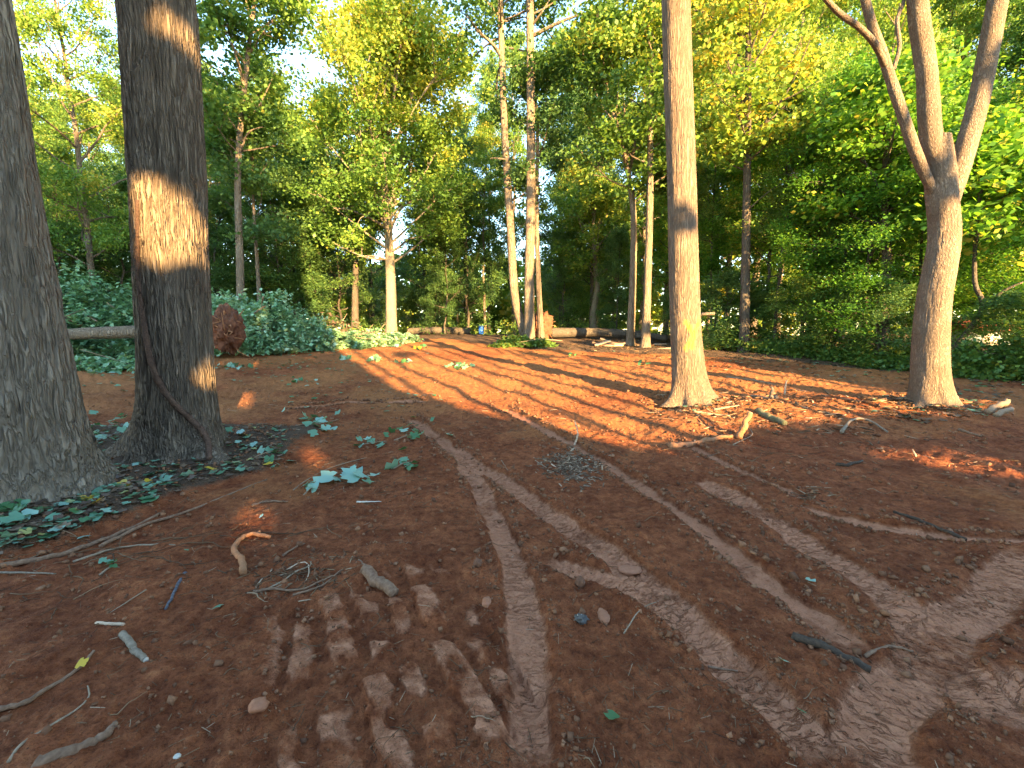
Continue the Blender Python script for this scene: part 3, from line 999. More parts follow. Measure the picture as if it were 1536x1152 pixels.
row(((960, 31, -10, 'broad_c', 0.7), (1000, 36, 20, 'broad_a', 0.8), (1060, 27, -30, 'broad_c', 0.7), (1090, 33, -20, 'broad_c', 0.9), (1165, 26, -60, 'broad_c', 0.8), (1130, 40, -20, 'broad_c', 1.0), (1260, 38, -40, 'broad_c', 1.0), (1410, 36, -60, 'broad_c', 1.0), (1030, 42, 10, 'broad_c', 0.9),
                            (1215, 31, -60, 'broad_c', 0.9), (1290, 24, -90, 'broad_c', 0.75), (1370, 27, -60, 'broad_a', 0.85), (1450, 24, -40, 'broad_c', 0.8), (1530, 22, -30, 'broad_a', 0.8), (1620, 20, -60, 'broad_b', 0.9)),
    'the tall golden trees beyond the right trunks', 'tall trees on the right')
row(((1000, 24, 270, 'maple_b', 0.9), (1070, 22, 250, 'maple_b', 1.0), (1150, 19, 200, 'maple_a', 0.9), (1215, 16.5, 190, 'maple_c', 0.9), (1295, 14.5, 120, 'maple_c', 0.9),
                            (1350, 17, 150, 'maple_b', 1.1), (1392, 14, 190, 'maple_c', 0.85), (1545, 12.5, 150, 'maple_c', 0.9), (1600, 12, 90, 'maple_c', 0.9), (1250, 20, 280, 'maple_b', 1.2), (1560, 19, 120, 'maple_a', 1.1)),
    'the bright understory maples on the right', 'understory maples on the right')
row(((1085, 17.6, 420, 'shrub_a', 1.2), (1150, 17.0, 440, 'shrub_a', 1.2), (1205, 15.6, 430, 'shrub_b', 1.1), (1262, 15.2, 440, 'shrub_a', 1.2), (1320, 13.4, 430, 'shrub_a', 1.1), (1368, 13.8, 450, 'shrub_b', 1.0),
                            (1455, 12.2, 522, 'shrub_a', 1.8), (1515, 11.2, 450, 'shrub_a', 1.1), (1570, 10.4, 440, 'shrub_b', 1.1), (1010, 22, 440, 'shrub_a', 1.2)),
    'the shrubs at the foot of the right wood', 'shrubs under the right wood', name='shrub', cat='shrub')
row(((520, 27, 450, 'shrub_b', 1.5), (555, 29, 440, 'shrub_a', 1.5), (620, 31, 455, 'shrub_b', 1.5), (655, 27.5, 420, 'shrub_a', 1.0), (850, 30, 430, 'shrub_b', 1.3), (920, 27, 440, 'shrub_a', 1.3), (880, 33, 440, 'shrub_b', 1.5),
                            (455, 25, 420, 'shrub_a', 1.3), (400, 24, 420, 'shrub_b', 1.3), (240, 22, 430, 'shrub_a', 1.5), (120, 21, 430, 'shrub_a', 1.5), (60, 18, 420, 'shrub_b', 1.5)),
    'the low shrubs under the back wood', 'shrubs under the back wood', name='shrub', cat='shrub')


row(((30, 20, 250, 'maple_b', 1.0), (110, 23, 260, 'maple_a', 1.1), (190, 21, 270, 'maple_b', 1.0), (250, 25, 250, 'maple_a', 1.1), (330, 23, 290, 'maple_b', 1.0), (420, 24, 270, 'maple_a', 1.0), (470, 27, 260, 'maple_b', 1.1), (510, 25, 300, 'maple_a', 0.9)),
    'the dark understory trees behind the left brush', 'understory behind the left brush', leaf='leaf_deep')
row(((870, 42, 90, 'broad_a', 0.8), (480, 42, 190, 'broad_d', 0.9), (360, 40, 150, 'broad_b', 0.9), (240, 42, 200, 'broad_a', 1.0), (80, 40, 210, 'broad_b', 1.0)),
    'the tallest trees at the very back of the wood', 'tallest back trees')
row(((668, 26, 330, 'maple_b', 0.8), (700, 28, 280, 'maple_a', 0.9), (845, 29, 350, 'maple_b', 0.8), (925, 25, 350, 'maple_a', 0.7)),
    'the dark understory trees at the far end', 'understory at the far end', leaf='leaf_deep')


def special_tree(name, label, pts, r0, r1, bark, leaf, limbs=(), crown=None, sides=16):
    """pts: (px, py, depth) along the trunk from foot to top"""
    b = at(*pts[0])
    b = np.array([b[0], pts[0][2], slope(np.array([b[0]]), np.array([pts[0][2]]))[0] - 0.1])
    root = empty(name, b, label, 'tree')
    P = resample([b] + [at(*p) for p in pts[1:]], 60)
    h = P[:, 2] - b[2]
    R = np.linspace(r0, r1, 60) * (1 + 0.5 * np.exp(-h / 0.3))
    V, F = tube(P, R, sides, False, 0.06, len(label) * 0.37)
    link('trunk', mesh_arrays('trunk', V - b, F, M[bark], True), root)
    for lp, lr in limbs:
        Q = resample([at(*p) for p in lp], 16)
        V, F = tube(Q, np.linspace(lr, lr * 0.25, 16), 7, False, 0.08, lr * 90)
        link('limb', mesh_arrays('limb', V - b, F, M[bark], True), root)
    if crown:
        g = np.random.default_rng(len(label) * 3 + 1)
        br, cl = grow(g, P, P[0, 2] + (P[-1, 2] - P[0, 2]) * crown['from'], P[-1, 2], lambda z: r0 * 0.45, crown['r'], crown['limbs'], crown.get('up', (0.4, 1.1)), crown.get('prof'), crown.get('sub', 4), droop=crown.get('droop', 0.0), wig=crown.get('wig', 0.1))
        link('branches', br.mesh('branches', M[bark], True, b), root)
        a = Acc()
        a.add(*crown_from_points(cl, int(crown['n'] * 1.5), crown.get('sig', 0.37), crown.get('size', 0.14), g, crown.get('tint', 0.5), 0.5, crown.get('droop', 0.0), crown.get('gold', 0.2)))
        link('crown', a.mesh('crown', M[leaf], False, b), root)
    return root


E_ = 22.5
special_tree('tree', 'pale trunked tree with a broad golden crown behind the brush', [(587, 500, E_), (586, 420, E_), (582, 340, E_), (577, 250, E_), (584, 190, E_), (590, 125, E_)], 0.30, 0.05, 'bark_pale', 'leaf_gold',
             limbs=[([(583, 345, E_), (560, 330, E_ - .5), (525, 315, E_ - 1), (500, 312, E_ - 1.4)], 0.085), ([(584, 350, E_), (600, 315, E_ + .2), (625, 300, E_), (660, 300, E_ - .6)], 0.08),
                    ([(580, 300, E_), (550, 292, E_ - .6), (530, 290, E_ - 1)], 0.06), ([(582, 390, E_), (560, 384, E_ - .7), (535, 385, E_ - 1.2)], 0.05),
                    ([(582, 335, E_), (600, 250, E_ - .3), (615, 160, E_ - .6), (625, 110, E_ - 1)], 0.09), ([(580, 320, E_), (560, 240, E_), (540, 160, E_ - .4), (525, 110, E_ - .6)], 0.09),
                    ([(581, 330, E_), (620, 230, E_ + .3), (655, 150, E_ + .5)], 0.07), ([(580, 310, E_), (530, 250, E_ - .2), (490, 190, E_ - .4)], 0.07)],
             crown=dict(r=4.7, limbs=46, n=56000, sig=0.45, up=(0.5, 1.25), size=0.13, gold=0.8, tint=0.52, sub=5, prof=lambda f: 0.8 + 0.4 * math.sin(math.pi * min(1.0, 0.15 + 0.8 * f)) - 0.9 * max(0, f - 0.75), **{'from': 0.30}))
special_tree('tree', 'bare leaning trunk, left of the close pair above the ivy', [(790, 508, 21), (772, 440, 21), (765, 330, 21), (757, 200, 21), (752, 60, 21), (748, -60, 21)], 0.23, 0.11, 'bark_grey', 'leaf_mid',
             limbs=[([(756, 90, 21), (738, 65, 20.8), (718, 48, 20.5), (700, 20, 20)], 0.10), ([(766, 240, 21), (740, 237, 20.6), (735, 239, 20.5)], 0.05), ([(767, 300, 21), (785, 292, 20.5), (790, 285, 20.4)], 0.04)],
             crown=dict(r=3.2, limbs=14, n=5200, sig=0.42, droop=0.25, up=(0.0, 0.7), tint=0.3, **{'from': 0.72}))
special_tree('tree', 'straight bare trunk, right of the close pair above the ivy', [(794, 512, 20.5), (794, 420, 20.5), (796, 300, 20.5), (796, 150, 20.5), (795, 0, 20.5), (795, -90, 20.5)], 0.255, 0.14, 'bark_grey', 'leaf_mid',
             limbs=[([(797, 55, 20.5), (830, 38, 20), (870, 22, 19.5), (905, 15, 19)], 0.09), ([(797, 40, 20.5), (815, 15, 20), (830, -10, 20)], 0.06)],
             crown=dict(r=3.4, limbs=12, n=4200, sig=0.42, droop=0.2, up=(0.0, 0.8), tint=0.3, **{'from': 0.82}))
special_tree('tree', 'thin grey trunk just right of the close pair of trunks', [(812, 508, 21.5), (808, 430, 21.5), (805, 330, 21.5), (806, 200, 21.5), (800, 100, 21.5)], 0.16, 0.05, 'bark_grey', 'leaf_deep',
             crown=dict(r=2.6, limbs=14, n=6000, **{'from': 0.5}))
special_tree('tree', 'slim grey trunk forking halfway up, left of a straight neighbour', [(945, 517, 19.5), (949, 430, 19.5), (950, 320, 19.5), (938, 240, 19.5), (915, 150, 19.5), (890, 60, 19.5)], 0.18, 0.05, 'bark_grey', 'leaf_mid',
             limbs=[([(944, 262, 19.5), (952, 215, 19.6), (958, 160, 19.8)], 0.08)],
             crown=dict(r=3.6, limbs=22, n=13000, tint=0.4, **{'from': 0.48}))
special_tree('tree', 'straight grey trunk with a sunlit foot left of the painted trunk', [(968, 524, 18.5), (971, 440, 18.5), (975, 300, 18.5), (976, 150, 18.5), (978, -40, 18.5)], 0.185, 0.08, 'bark_grey', 'leaf_gold',
             crown=dict(r=2.8, limbs=20, n=9000, **{'from': 0.45}))
special_tree('tree', 'dark straight trunk standing in the shade right of the painted trunk', [(1116, 532, 16.5), (1118, 430, 16.5), (1120, 300, 16.5), (1122, 150, 16.5), (1123, -40, 16.5)], 0.19, 0.08, 'bark_wood', 'leaf_gold',
             limbs=[([(1124, 205, 16.5), (1150, 180, 16), (1185, 130, 15.6), (1215, 60, 15.3)], 0.05), ([(1124, 160, 16.5), (1175, 150, 15.8), (1230, 120, 15.2)], 0.04), ([(1122, 315, 16.5), (1150, 290, 16), (1180, 270, 15.6)], 0.03)],
             crown=dict(r=2.8, limbs=24, n=8000, tint=0.6, size=0.15, **{'from': 0.5}))
special_tree('tree', 'grey trunk rising from the brush just right of the vine trunk', [(362, 520, 18), (360, 400, 18), (357, 250, 18), (370, 100, 18), (385, -20, 18)], 0.17, 0.06, 'bark_grey', 'leaf_mid',
             limbs=[([(357, 235, 18), (372, 200, 17.8), (395, 190, 17.5)], 0.06), ([(366, 130, 18), (350, 70, 17.6), (335, 20, 17.3)], 0.06)],
             crown=dict(r=3.4, limbs=22, n=12000, tint=0.4, **{'from': 0.52}))
special_tree('tree', 'thin grey sapling trunk rising from the brush pile', [(392, 520, 19.5), (388, 430, 19.5), (380, 300, 19.5), (378, 180, 19.5)], 0.11, 0.03, 'bark_grey', 'leaf_deep', crown=dict(r=2.2, limbs=16, n=6000, **{'from': 0.45}))
special_tree('tree', 'brown trunk in the shade left of the pale trunked tree', [(532, 498, 24), (533, 430, 24), (535, 350, 24), (538, 250, 24)], 0.21, 0.07, 'bark_wood', 'leaf_deep', crown=dict(r=3.0, limbs=16, n=8000, **{'from': 0.5}))
special_tree('tree', 'curved pale sunlit trunk deep in the far wood', [(892, 495, 27), (890, 470, 27), (896, 430, 27), (893, 400, 27), (890, 340, 27), (892, 290, 27)], 0.22, 0.06, 'bark_pale', 'leaf_gold', crown=dict(r=3.0, limbs=18, n=8000, **{'from': 0.4}))
special_tree('tree', 'slim dark tree standing alone in a sky gap of the far wood', [(886, 495, 29), (888, 420, 29), (886, 350, 29), (882, 285, 29)], 0.15, 0.04, 'bark_wood', 'leaf_mid', crown=dict(r=2.4, limbs=18, n=6500, **{'from': 0.35}))
special_tree('tree', 'dark trunk hidden among the maples left of the forked tree', [(1322, 545, 13.8), (1326, 460, 13.8), (1330, 380, 13.8), (1328, 280, 13.8), (1332, 150, 13.8)], 0.18, 0.07, 'bark_wood', 'leaf_maple', crown=dict(r=2.6, limbs=16, n=6500, **{'from': 0.5}))
special_tree('tree', 'leaning dark forked sapling right of the forked tree', [(1400, 545, 12.5), (1440, 512, 12.3), (1474, 462, 12), (1462, 420, 12), (1466, 330, 12), (1480, 230, 12)], 0.085, 0.03, 'bark_wood', 'leaf_maple',
             limbs=[([(1474, 464, 12), (1500, 440, 11.7), (1530, 425, 11.5), (1570, 415, 11.3)], 0.05)], crown=dict(r=2.0, limbs=14, n=5000, size=0.15, **{'from': 0.55}))
row([(px, dep, top - 120, 'pole_a' if px % 4 else 'pole_b', 0.9) for px, dep, top in ((686, 30, 330), (728, 28, 300), (655, 29, 380), (640, 33, 380), (700, 36, 390), (850, 32, 380), (862, 34, 380), (918, 30, 400), (470, 30, 330), (500, 29, 360))], 'the slender poles at the far end', 'slender poles at the far end')
row([(px, dep, top - 150, 'pole_a', 0.75) for px, dep, top in ((1163, 16.3, 250), (1066, 20, 300), (1040, 23, 200), (1205, 18, 220), (1250, 15.2, 300), (1380, 15, 200))], 'the slender poles among the right maples', 'slender poles on the right')
row([(px, dep, top - 130, 'pole_a', 0.9) for px, dep, top in ((85, 22, 300), (105, 26, 280), (130, 23, 300), (440, 27, 300), (420, 26, 250), (330, 24, 300))], 'the slender poles behind the left brush', 'slender poles behind the left brush')

# far belt of sunlit wood beyond, and an unseen wood at the viewer's back, shaped to shade the clearing
def far_woods():
    g = np.random.default_rng(33)
    a = Acc()
    C_ = []
    for i in range(3600):
        th = g.uniform(-62, 62)
        d = g.uniform(46, 62)
        x, y = d * math.tan(math.radians(th)) * 0.9, d
        top = 10.5 + 3.0 * perlin2(np.array([x * 0.06]), np.array([3.3]))[0] + (6 if th > 12 else 0)
        C_.append((x, y, g.uniform(0.0, top)))
    V, F, T = crown_from_points(C_, 70000, 0.85, 0.68, g, 0.6)
    a.add(V, F, T)
    o = link('far_woods', a.mesh('far_woods', M['leaf_gold']))
    tag(o, 'far off sunlit belt of leafy wood seen between the trunks', None, None, 'stuff')


far_woods()

T0 = 14.0
SD = np.array([-math.sin(SUN_AZ), math.cos(SUN_AZ)])
PE = np.array([math.cos(SUN_AZ), math.sin(SUN_AZ)])


def unseen_shade_woods():
    """unseen leaf wall and trunks behind the viewer, shaped for the shade they cast"""
    g = np.random.default_rng(44)
    n = 120000
    s = g.uniform(-17, 25, n)
    h = g.uniform(0.0, 20, n) ** 1.0
    dt = g.normal(0, 0.9, n)
    # height of the leafy wall along the row
    topl = 15.5 + 1.8 * perlin2(s * 0.22, s * 0 + 2.2) + 1.0 * perlin2(s * 0.9, s * 0 + 5)
    gap_floor = np.interp(s, [1.2, 2.3, 4.0, 6.2, 8.5, 11.3, 12.2, 14.0], [16, 5.0, 3.80, 3.84, 3.80, 3.76, 5.6, 5.7]) + 0.10 * perlin2(s * 2.5, s * 0 + 9)
    right_top = 5.4 + 1.2 * perlin2(s * 0.5, s * 0 + 4) + 0.8 * perlin2(s * 1.7, s * 0 + 6)
    top = np.where(s < 1.2, topl, np.where(s < 14, gap_floor, right_top))
    keep = h < top
    # loose sprays above the low part: dapple
    cl = perlin2(s * 1.1, h * 1.1, 3)
    keep |= (s > 2.0) & (h < 15) & (cl > 0.62) & (g.uniform(size=n) < 0.5)
    keep |= (s > 12) & (h < 11) & (cl > 0.45)
    keep |= (s > 2.0) & (s < 13) & (h > 7.0) & (h < 8.2) & (perlin2(s * 0.9, h * 3.0, 5) > 0.38)
    # gaps cut in the leaf wall to aim flecks of sun
    HOLES = ((-1.08, 6.98, 0.50, 0.56), (-0.72, 8.9, 0.25, 0.24), (-0.62, 5.30, 0.28, 0.30), (-0.31, 3.78, 0.25, 0.165), (0.30, 4.22, 0.25, 0.18), (6.9, 3.44, 0.75, 0.20))
    for hs, hh, ru, rv in HOLES:
        keep &= ~(((s - hs) / ru) ** 2 + ((h - hh) / rv) ** 2 < 1.0)
    thin = perlin2(s * 1.6, h * 1.6, 8)
    keep &= ~((s < 1.2) & (thin > 0.55) & (h > 9))
    n2 = 34000
    s2, h2 = g.uniform(-9, 14, n2), g.uniform(0, 6.5, n2)
    k2 = h2 < np.where(s2 < 1.8, 6.5, np.interp(s2, [1.2, 2.3, 4.0, 6.2, 8.5, 11.3, 12.2, 14.0], [16, 5.0, 3.80, 3.84, 3.80, 3.76, 5.6, 5.7]))
    for hs, hh, ru, rv in HOLES:
        k2 &= ~(((s2 - hs) / ru) ** 2 + ((h2 - hh) / rv) ** 2 < 1.0)
    s, h, dt = np.concatenate([s[keep], s2[k2]]), np.concatenate([h[keep], h2[k2]]), np.concatenate([dt[keep], g.normal(0, 0.9, int(k2.sum()))])
    # lean each leaf's place along the sun's own direction so the row has depth
    t = -T0 + dt
    hh = h - dt * math.tan(SUN_EL)
    P = np.stack([PE[0] * s + SD[0] * t, PE[1] * s + SD[1] * t, hh], -1)
    V, F = leaf_quads(P, 0.42, g, 0.0, 0.8)
    a = Acc()
    a.add(V, F, np.clip(g.normal(0.45, 0.2, len(F)), 0.02, 0.98))
    lo = link('woods', a.mesh('woods', M['leaf_mid']))
    tag(lo, 'unseen leafy wood behind the viewer, shaped to shade the clearing', None, None, 'stuff')
    b = Acc()
    for i in range(30):
        ss = g.uniform(-17, 25)
        if 1.0 < ss < 13.5:
            continue
        tt = -T0 + g.normal(0, 1.0)
        x, y = PE[0] * ss + SD[0] * tt, PE[1] * ss + SD[1] * tt
        H = 13.5 if ss < 1.2 else 7
        b.add(*tube(resample([(x, y, -0.4), (x + g.normal(0, .2), y + g.normal(0, .2), H * 0.5), (x + g.normal(0, .4), y, H)], 10), np.linspace(0.2, 0.06, 10), 7, False))
    for ss, tt, rr_ in ((2.6, -12, 0.12), (3.5, -9.5, 0.11), (4.3, -8.0, 0.08), (4.9, -11, 0.13), (5.75, -9, 0.09), (7.6, -9.0, 0.11), (8.3, -12, 0.15), (9.0, -8.5, 0.09), (9.6, -10, 0.07), (11.3, -10, 0.12)):  # unseen thin poles added to streak the sunlit soil with shadow
        x, y = PE[0] * ss + SD[0] * tt, PE[1] * ss + SD[1] * tt
        b.add(*tube(resample([(x, y, -0.4), (x + g.normal(0, .15), y, 5), (x + g.normal(0, .3), y + 0.2, 12)], 14), np.linspace(rr_, rr_ * 0.5, 14), 7, False))
    link('trunks', b.mesh('trunks', M['bark_wood'], True), lo)['kind'] = 'stuff'


unseen_shade_woods()
# ------------------------------------------------------------------ brush piles, fallen trees
def brush_pile(name, label, heaps, nleaf, seed, nbranch=14, size=0.145, mat='leaf_brush', group=None):
    """heaps: (px, base_py-less depth, radius x, radius y, height)"""
    g = np.random.default_rng(seed)
    cs = []
    for (px, dep, rx, ry, h) in heaps:
        x = at(px, 500, dep)[0]
        cs.append((x, dep, slope(np.array([x]), np.array([dep]))[0], rx, ry, h))
    b = np.array([cs[0][0], cs[0][1], cs[0][2]])
    root = empty(name, b, label, 'brush pile', group)
    wts = np.array([c[3] * c[5] for c in cs])
    wts /= wts.sum()
    pts, sz = [], 0
    for c, w in zip(cs, wts):
        n = int(nleaf * w)
        th = g.uniform(0, 2 * math.pi, n)
        ph = np.arcsin(g.uniform(0.0, 1.0, n))
        d = np.stack([np.cos(th) * np.cos(ph), np.sin(th) * np.cos(ph), np.sin(ph)], -1)
        k = 1 + 0.48 * perlin3(d[:, 0] * 2.6 + c[0], d[:, 1] * 2.3, d[:, 2] * 2.3) + 0.16 * perlin3(d[:, 0] * 6, d[:, 1] * 6 + c[0], d[:, 2] * 6)
        k = k * g.uniform(0.72, 1.04, n) ** 0.7
        stray = g.uniform(size=n) < 0.08
        k = np.where(stray, k * g.uniform(1.0, 1.25, n), k)
        P = np.stack([c[0] + d[:, 0] * k * c[3], c[1] + d[:, 1] * k * c[4], c[2] + d[:, 2] * k * c[5]], -1)
        pts.append(P)
    P = np.vstack(pts)
    V, F = leaf_quads(P, size, g, 0.9, 0.75)
    cl = perlin3(P[:, 0] * 1.1, P[:, 1] * 1.1, P[:, 2] * 1.6)
    T = np.clip(0.45 + 0.28 * cl + g.normal(0, 0.2, len(P)), 0.01, 0.99)
    a = Acc()
    a.add(V, F, T)
    lv = link('leaves', a.mesh('leaves', M[mat], False, b), root)
    lv['kind'] = 'stuff'
    for i in range(nbranch):
        c = cs[g.integers(0, len(cs))]
        q = np.array([c[0] + g.normal(0, c[3] * 0.5), c[1] - abs(g.normal(0, c[4] * 0.4)), c[2] + c[5] * g.uniform(0.3, 0.8)])
        d = np.array([g.normal(0, 1), g.normal(-0.3, 0.5), g.normal(0.25, 0.35)])
        d /= np.linalg.norm(d)
        L = g.uniform(0.9, 2.2)
        Q = resample([q - d * L * 0.5, q + g.normal(0, 0.06, 3), q + d * L * 0.5], 9)
        r = g.uniform(0.012, 0.035)
        V, F = tube(Q, np.linspace(r, r * 0.35, 9), 6, True, 0.15, i * 1.3)
        link('branch', mesh_arrays('branch', V - b, F, M['stick_pale' if i % 3 else 'bark_grey'], True), root)
    return root


brush_pile('brush_pile', 'tall heap of cut leafy branches behind the log on the left', [(140, 14.6, 1.9, 1.3, 2.5), (205, 14.8, 1.5, 1.2, 2.0), (75, 14.2, 1.3, 1.2, 2.2), (30, 13.5, 1.6, 1.0, 1.7)], 19000, 61, 24)
brush_pile('brush_pile', 'blue green heap of cut leafy branches right of the clay root ball', [(375, 16.2, 1.7, 1.4, 2.1), (425, 16.8, 1.9, 1.4, 1.45), (330, 16.6, 1.2, 1.0, 2.0)], 17000, 62, 20)
brush_pile('brush_pile', 'low trailing brush pile running up to the pale trunk', [(490, 17.6, 1.6, 1.1, 0.75), (540, 18.6, 1.5, 1.0, 0.62), (590, 20.0, 1.2, 0.9, 0.42)], 10000, 63, 16)
brush_pile('brush_pile', 'heap of dead brown twigs behind the trailing brush', [(470, 20.5, 1.6, 1.0, 1.35), (515, 21, 1.2, 0.9, 1.0)], 2200, 64, 26, 0.14, 'leaf_litter')
brush_pile('ground_ivy', 'patch of green ivy round the feet of the close trunks', [(778, 19.3, 0.95, 0.6, 0.42), (806, 19.0, 0.8, 0.5, 0.36), (752, 18.6, 0.6, 0.4, 0.16)], 2200, 65, 3, 0.14, 'leaf_mid')['category'] = 'plant'
brush_pile('brush_pile', 'tangle of leafy slash lying under the log on the left', [(120, 12.2, 1.3, 0.5, 0.35), (190, 12.4, 1.0, 0.5, 0.3)], 1800, 66, 4)


def blob(c, r, seed, sub=26, amp=0.25, freq=1.6):
    u = np.linspace(0, math.pi, sub)
    v = np.linspace(0, 2 * math.pi, sub * 2, endpoint=False)
    U_, V_ = np.meshgrid(u, v, indexing='ij')
    d = np.stack([np.sin(U_) * np.cos(V_), np.sin(U_) * np.sin(V_), np.cos(U_)], -1).reshape(-1, 3)
    k = 1 + amp * perlin3(d[:, 0] * freq + seed, d[:, 1] * freq, d[:, 2] * freq) + amp * 0.6 * np.abs(perlin3(d[:, 0] * freq * 2.7 + seed, d[:, 1] * freq * 2.7, d[:, 2] * freq * 2.7)) \
        + amp * 0.3 * perlin3(d[:, 0] * freq * 7, d[:, 1] * freq * 7 + seed, d[:, 2] * freq * 7)
    P = np.asarray(c) + d * k[:, None] * np.asarray(r)
    m = sub * 2
    i = np.arange(sub - 1)[:, None] * m
    j = np.arange(m)[None]
    jn = (j + 1) % m
    F = np.stack([i + j, i + m + j, i + m + jn, i + jn], -1).reshape(-1, 4)
    return P, F


def fallen_tree(label, p0, p1, r0, r1, ball=None, ball_r=None, seed=0, bark='bark_grey', nroots=16):
    p0, p1 = np.asarray(p0), np.asarray(p1)
    root = empty('fallen_tree', p0, label, 'log')
    g = np.random.default_rng(seed)
    mid = (p0 + p1) / 2 + np.array([0, 0, 0.06])
    V, F = tube(resample([p0, mid, p1], 40), np.linspace(r0, r1, 40), 22, True, 0.07, seed * 1.1)
    link('log', mesh_arrays('log', V - p0, F, M[bark], True), root)
    if ball is not None:
        V, F = blob(ball, ball_r, seed + 0.4, 64, 0.34, 2.4)
        rb = link('root_ball', mesh_arrays('root_ball', V - p0, F, M['clay'], True), root)
        for i in range(nroots):
            d = np.array([g.normal(0.4, 0.4), g.normal(-0.5, 0.5), g.normal(0, 0.7)])
            d /= np.linalg.norm(d)
            q = np.asarray(ball) + d * np.asarray(ball_r) * 0.8
            L = g.uniform(0.2, 0.5)
            Q = resample([q, q + d * L * 0.5 + g.normal(0, 0.05, 3), q + d * L + g.normal(0, 0.1, 3)], 8)
            V, F = tube(Q, np.linspace(0.03, 0.006, 8), 6, True, 0.1, i)
            link('root', mesh_arrays('root', V - p0, F, M['root_clay'], True), rb)
    return root


d1 = 12.6
fallen_tree('pale fallen log with a red clay root ball beside the vine trunk', at(20, 506, d1), at(332, 497, d1 + 0.2), 0.14, 0.22, at(341, 494, d1 + 0.2), (0.34, 0.5, 0.60), 3, 'bark_grey')
fallen_tree('dark fallen log behind the ivy with its brown root ball', at(965, 502, 23.0), at(826, 499, 22.6), 0.20, 0.26, at(812, 490, 22.6), (0.5, 0.5, 0.75), 4, 'bark_wood')
fallen_tree('dark low log lying at the far end of the clearing', at(612, 497, 26.5), at(706, 497, 26.5), 0.2, 0.22, None, None, 5, 'bark_wood')
fallen_tree('long dark log under the trees right of the ivy', at(955, 504, 22.0), at(1000, 508, 21.0), 0.14, 0.16, None, None, 6, 'bark_wood')
fallen_tree('thin grey log lying in the shade behind the painted trunk', at(985, 525, 17.6), at(1128, 520, 17.4), 0.07, 0.09, None, None, 7, 'bark_pale')
fallen_tree('pale dead branch slanting up in the shaded undergrowth', at(1120, 524, 16.8), at(1160, 505, 16.8), 0.05, 0.035, None, None, 8, 'bark_pale')
fallen_tree('broken grey limb leaning behind the painted trunk', at(1010, 480, 15.5), at(1072, 470, 15.2), 0.06, 0.05, None, None, 9, 'bark_grey')

# ------------------------------------------------------------------ leaf shapes for things lying near by
def lobed_leaf(g, size, curl=0.25):
    """tulip poplar like leaf: six quads round the midrib"""
    o = [(0, 0), (0.42, 0.02), (0.55, 0.30), (0.30, 0.42), (0.46, 0.78), (0.12, 0.86), (0, 0.80), (-0.12, 0.86), (-0.46, 0.78), (-0.30, 0.42), (-0.55, 0.30), (-0.42, 0.02)]
    o = np.array(o) + g.normal(0, 0.025, (12, 2))
    o[:, 1] -= 0.42
    cx = np.array([[0, 0.02]])
    P2 = np.vstack([cx, o]) * size
    r2 = (P2 ** 2).sum(1) / size ** 2
    z = curl * size * (r2 * g.uniform(-0.6, 1.0) + 0.5 * (np.abs(P2[:, 0]) / size) * g.uniform(-0.5, 1.0)) + g.normal(0, 0.02 * size, 13)
    V = np.column_stack([P2, z])
    F = [(0, 1 + k, 1 + k + 1, 1 + (k + 2) % 12) for k in range(0, 12, 2)]
    return V, np.array(F)


gl = np.random.default_rng(70)
LEAF = {}
for tone, t in (('green', 0.2), ('teal', 0.45), ('pale', 0.7), ('silver', 0.86), ('yellow', 0.97)):
    LEAF[tone] = []
    for k in range(3):
        V, F = lobed_leaf(gl, 1.0, 0.35)
        LEAF[tone].append(mesh_arrays('leaf_' + tone, V, F, M['leaf_cut'], False, {'tint': ('FLOAT', 'FACE', np.full(len(F), t))}))


def put_leaf(name, tone, p, size, g, parent=None, org=None, flat=0.5):
    o = link(name, LEAF[tone][g.integers(0, 3)], parent, np.asarray(p) - (np.asarray(org) if org is not None else 0))
    o.rotation_euler = (g.normal(0, flat), g.normal(0, flat), g.uniform(0, 6.28))
    o.scale = (size,) * 3
    return o


def sprig(label, px, py, spread, nleaf, size, tones, seed, name='leafy_branch', stalk=True, group=None, flat=0.45, cat='leafy branch'):
    """fallen leafy twig; spread in pixels (x, y)"""
    g = np.random.default_rng(seed)
    b = on_ground(px, py)
    root = empty(name, b, label, cat, group)
    if stalk:
        e0, e1 = on_ground(px - spread[0] * 0.9, py + spread[1] * 0.5, 0.012), on_ground(px + spread[0] * 0.8, py - spread[1] * 0.4, 0.012)
        Q = resample([e0, b + np.array([0, 0, 0.03]), e1], 12)
        V, F = tube(Q, np.linspace(0.007, 0.003, 12), 6, True)
        link('twig', mesh_arrays('twig', V - b, F, M['stick_pale'], True), root)
    for i in range(nleaf):
        p = on_ground(px + g.normal(0, spread[0] * 0.5), py + g.normal(0, spread[1] * 0.5))
        p[2] += g.uniform(0.015, 0.07)
        put_leaf('leaf', tones[g.integers(0, len(tones))], p, size * g.uniform(0.65, 1.3), g, root, b, flat)
    return root


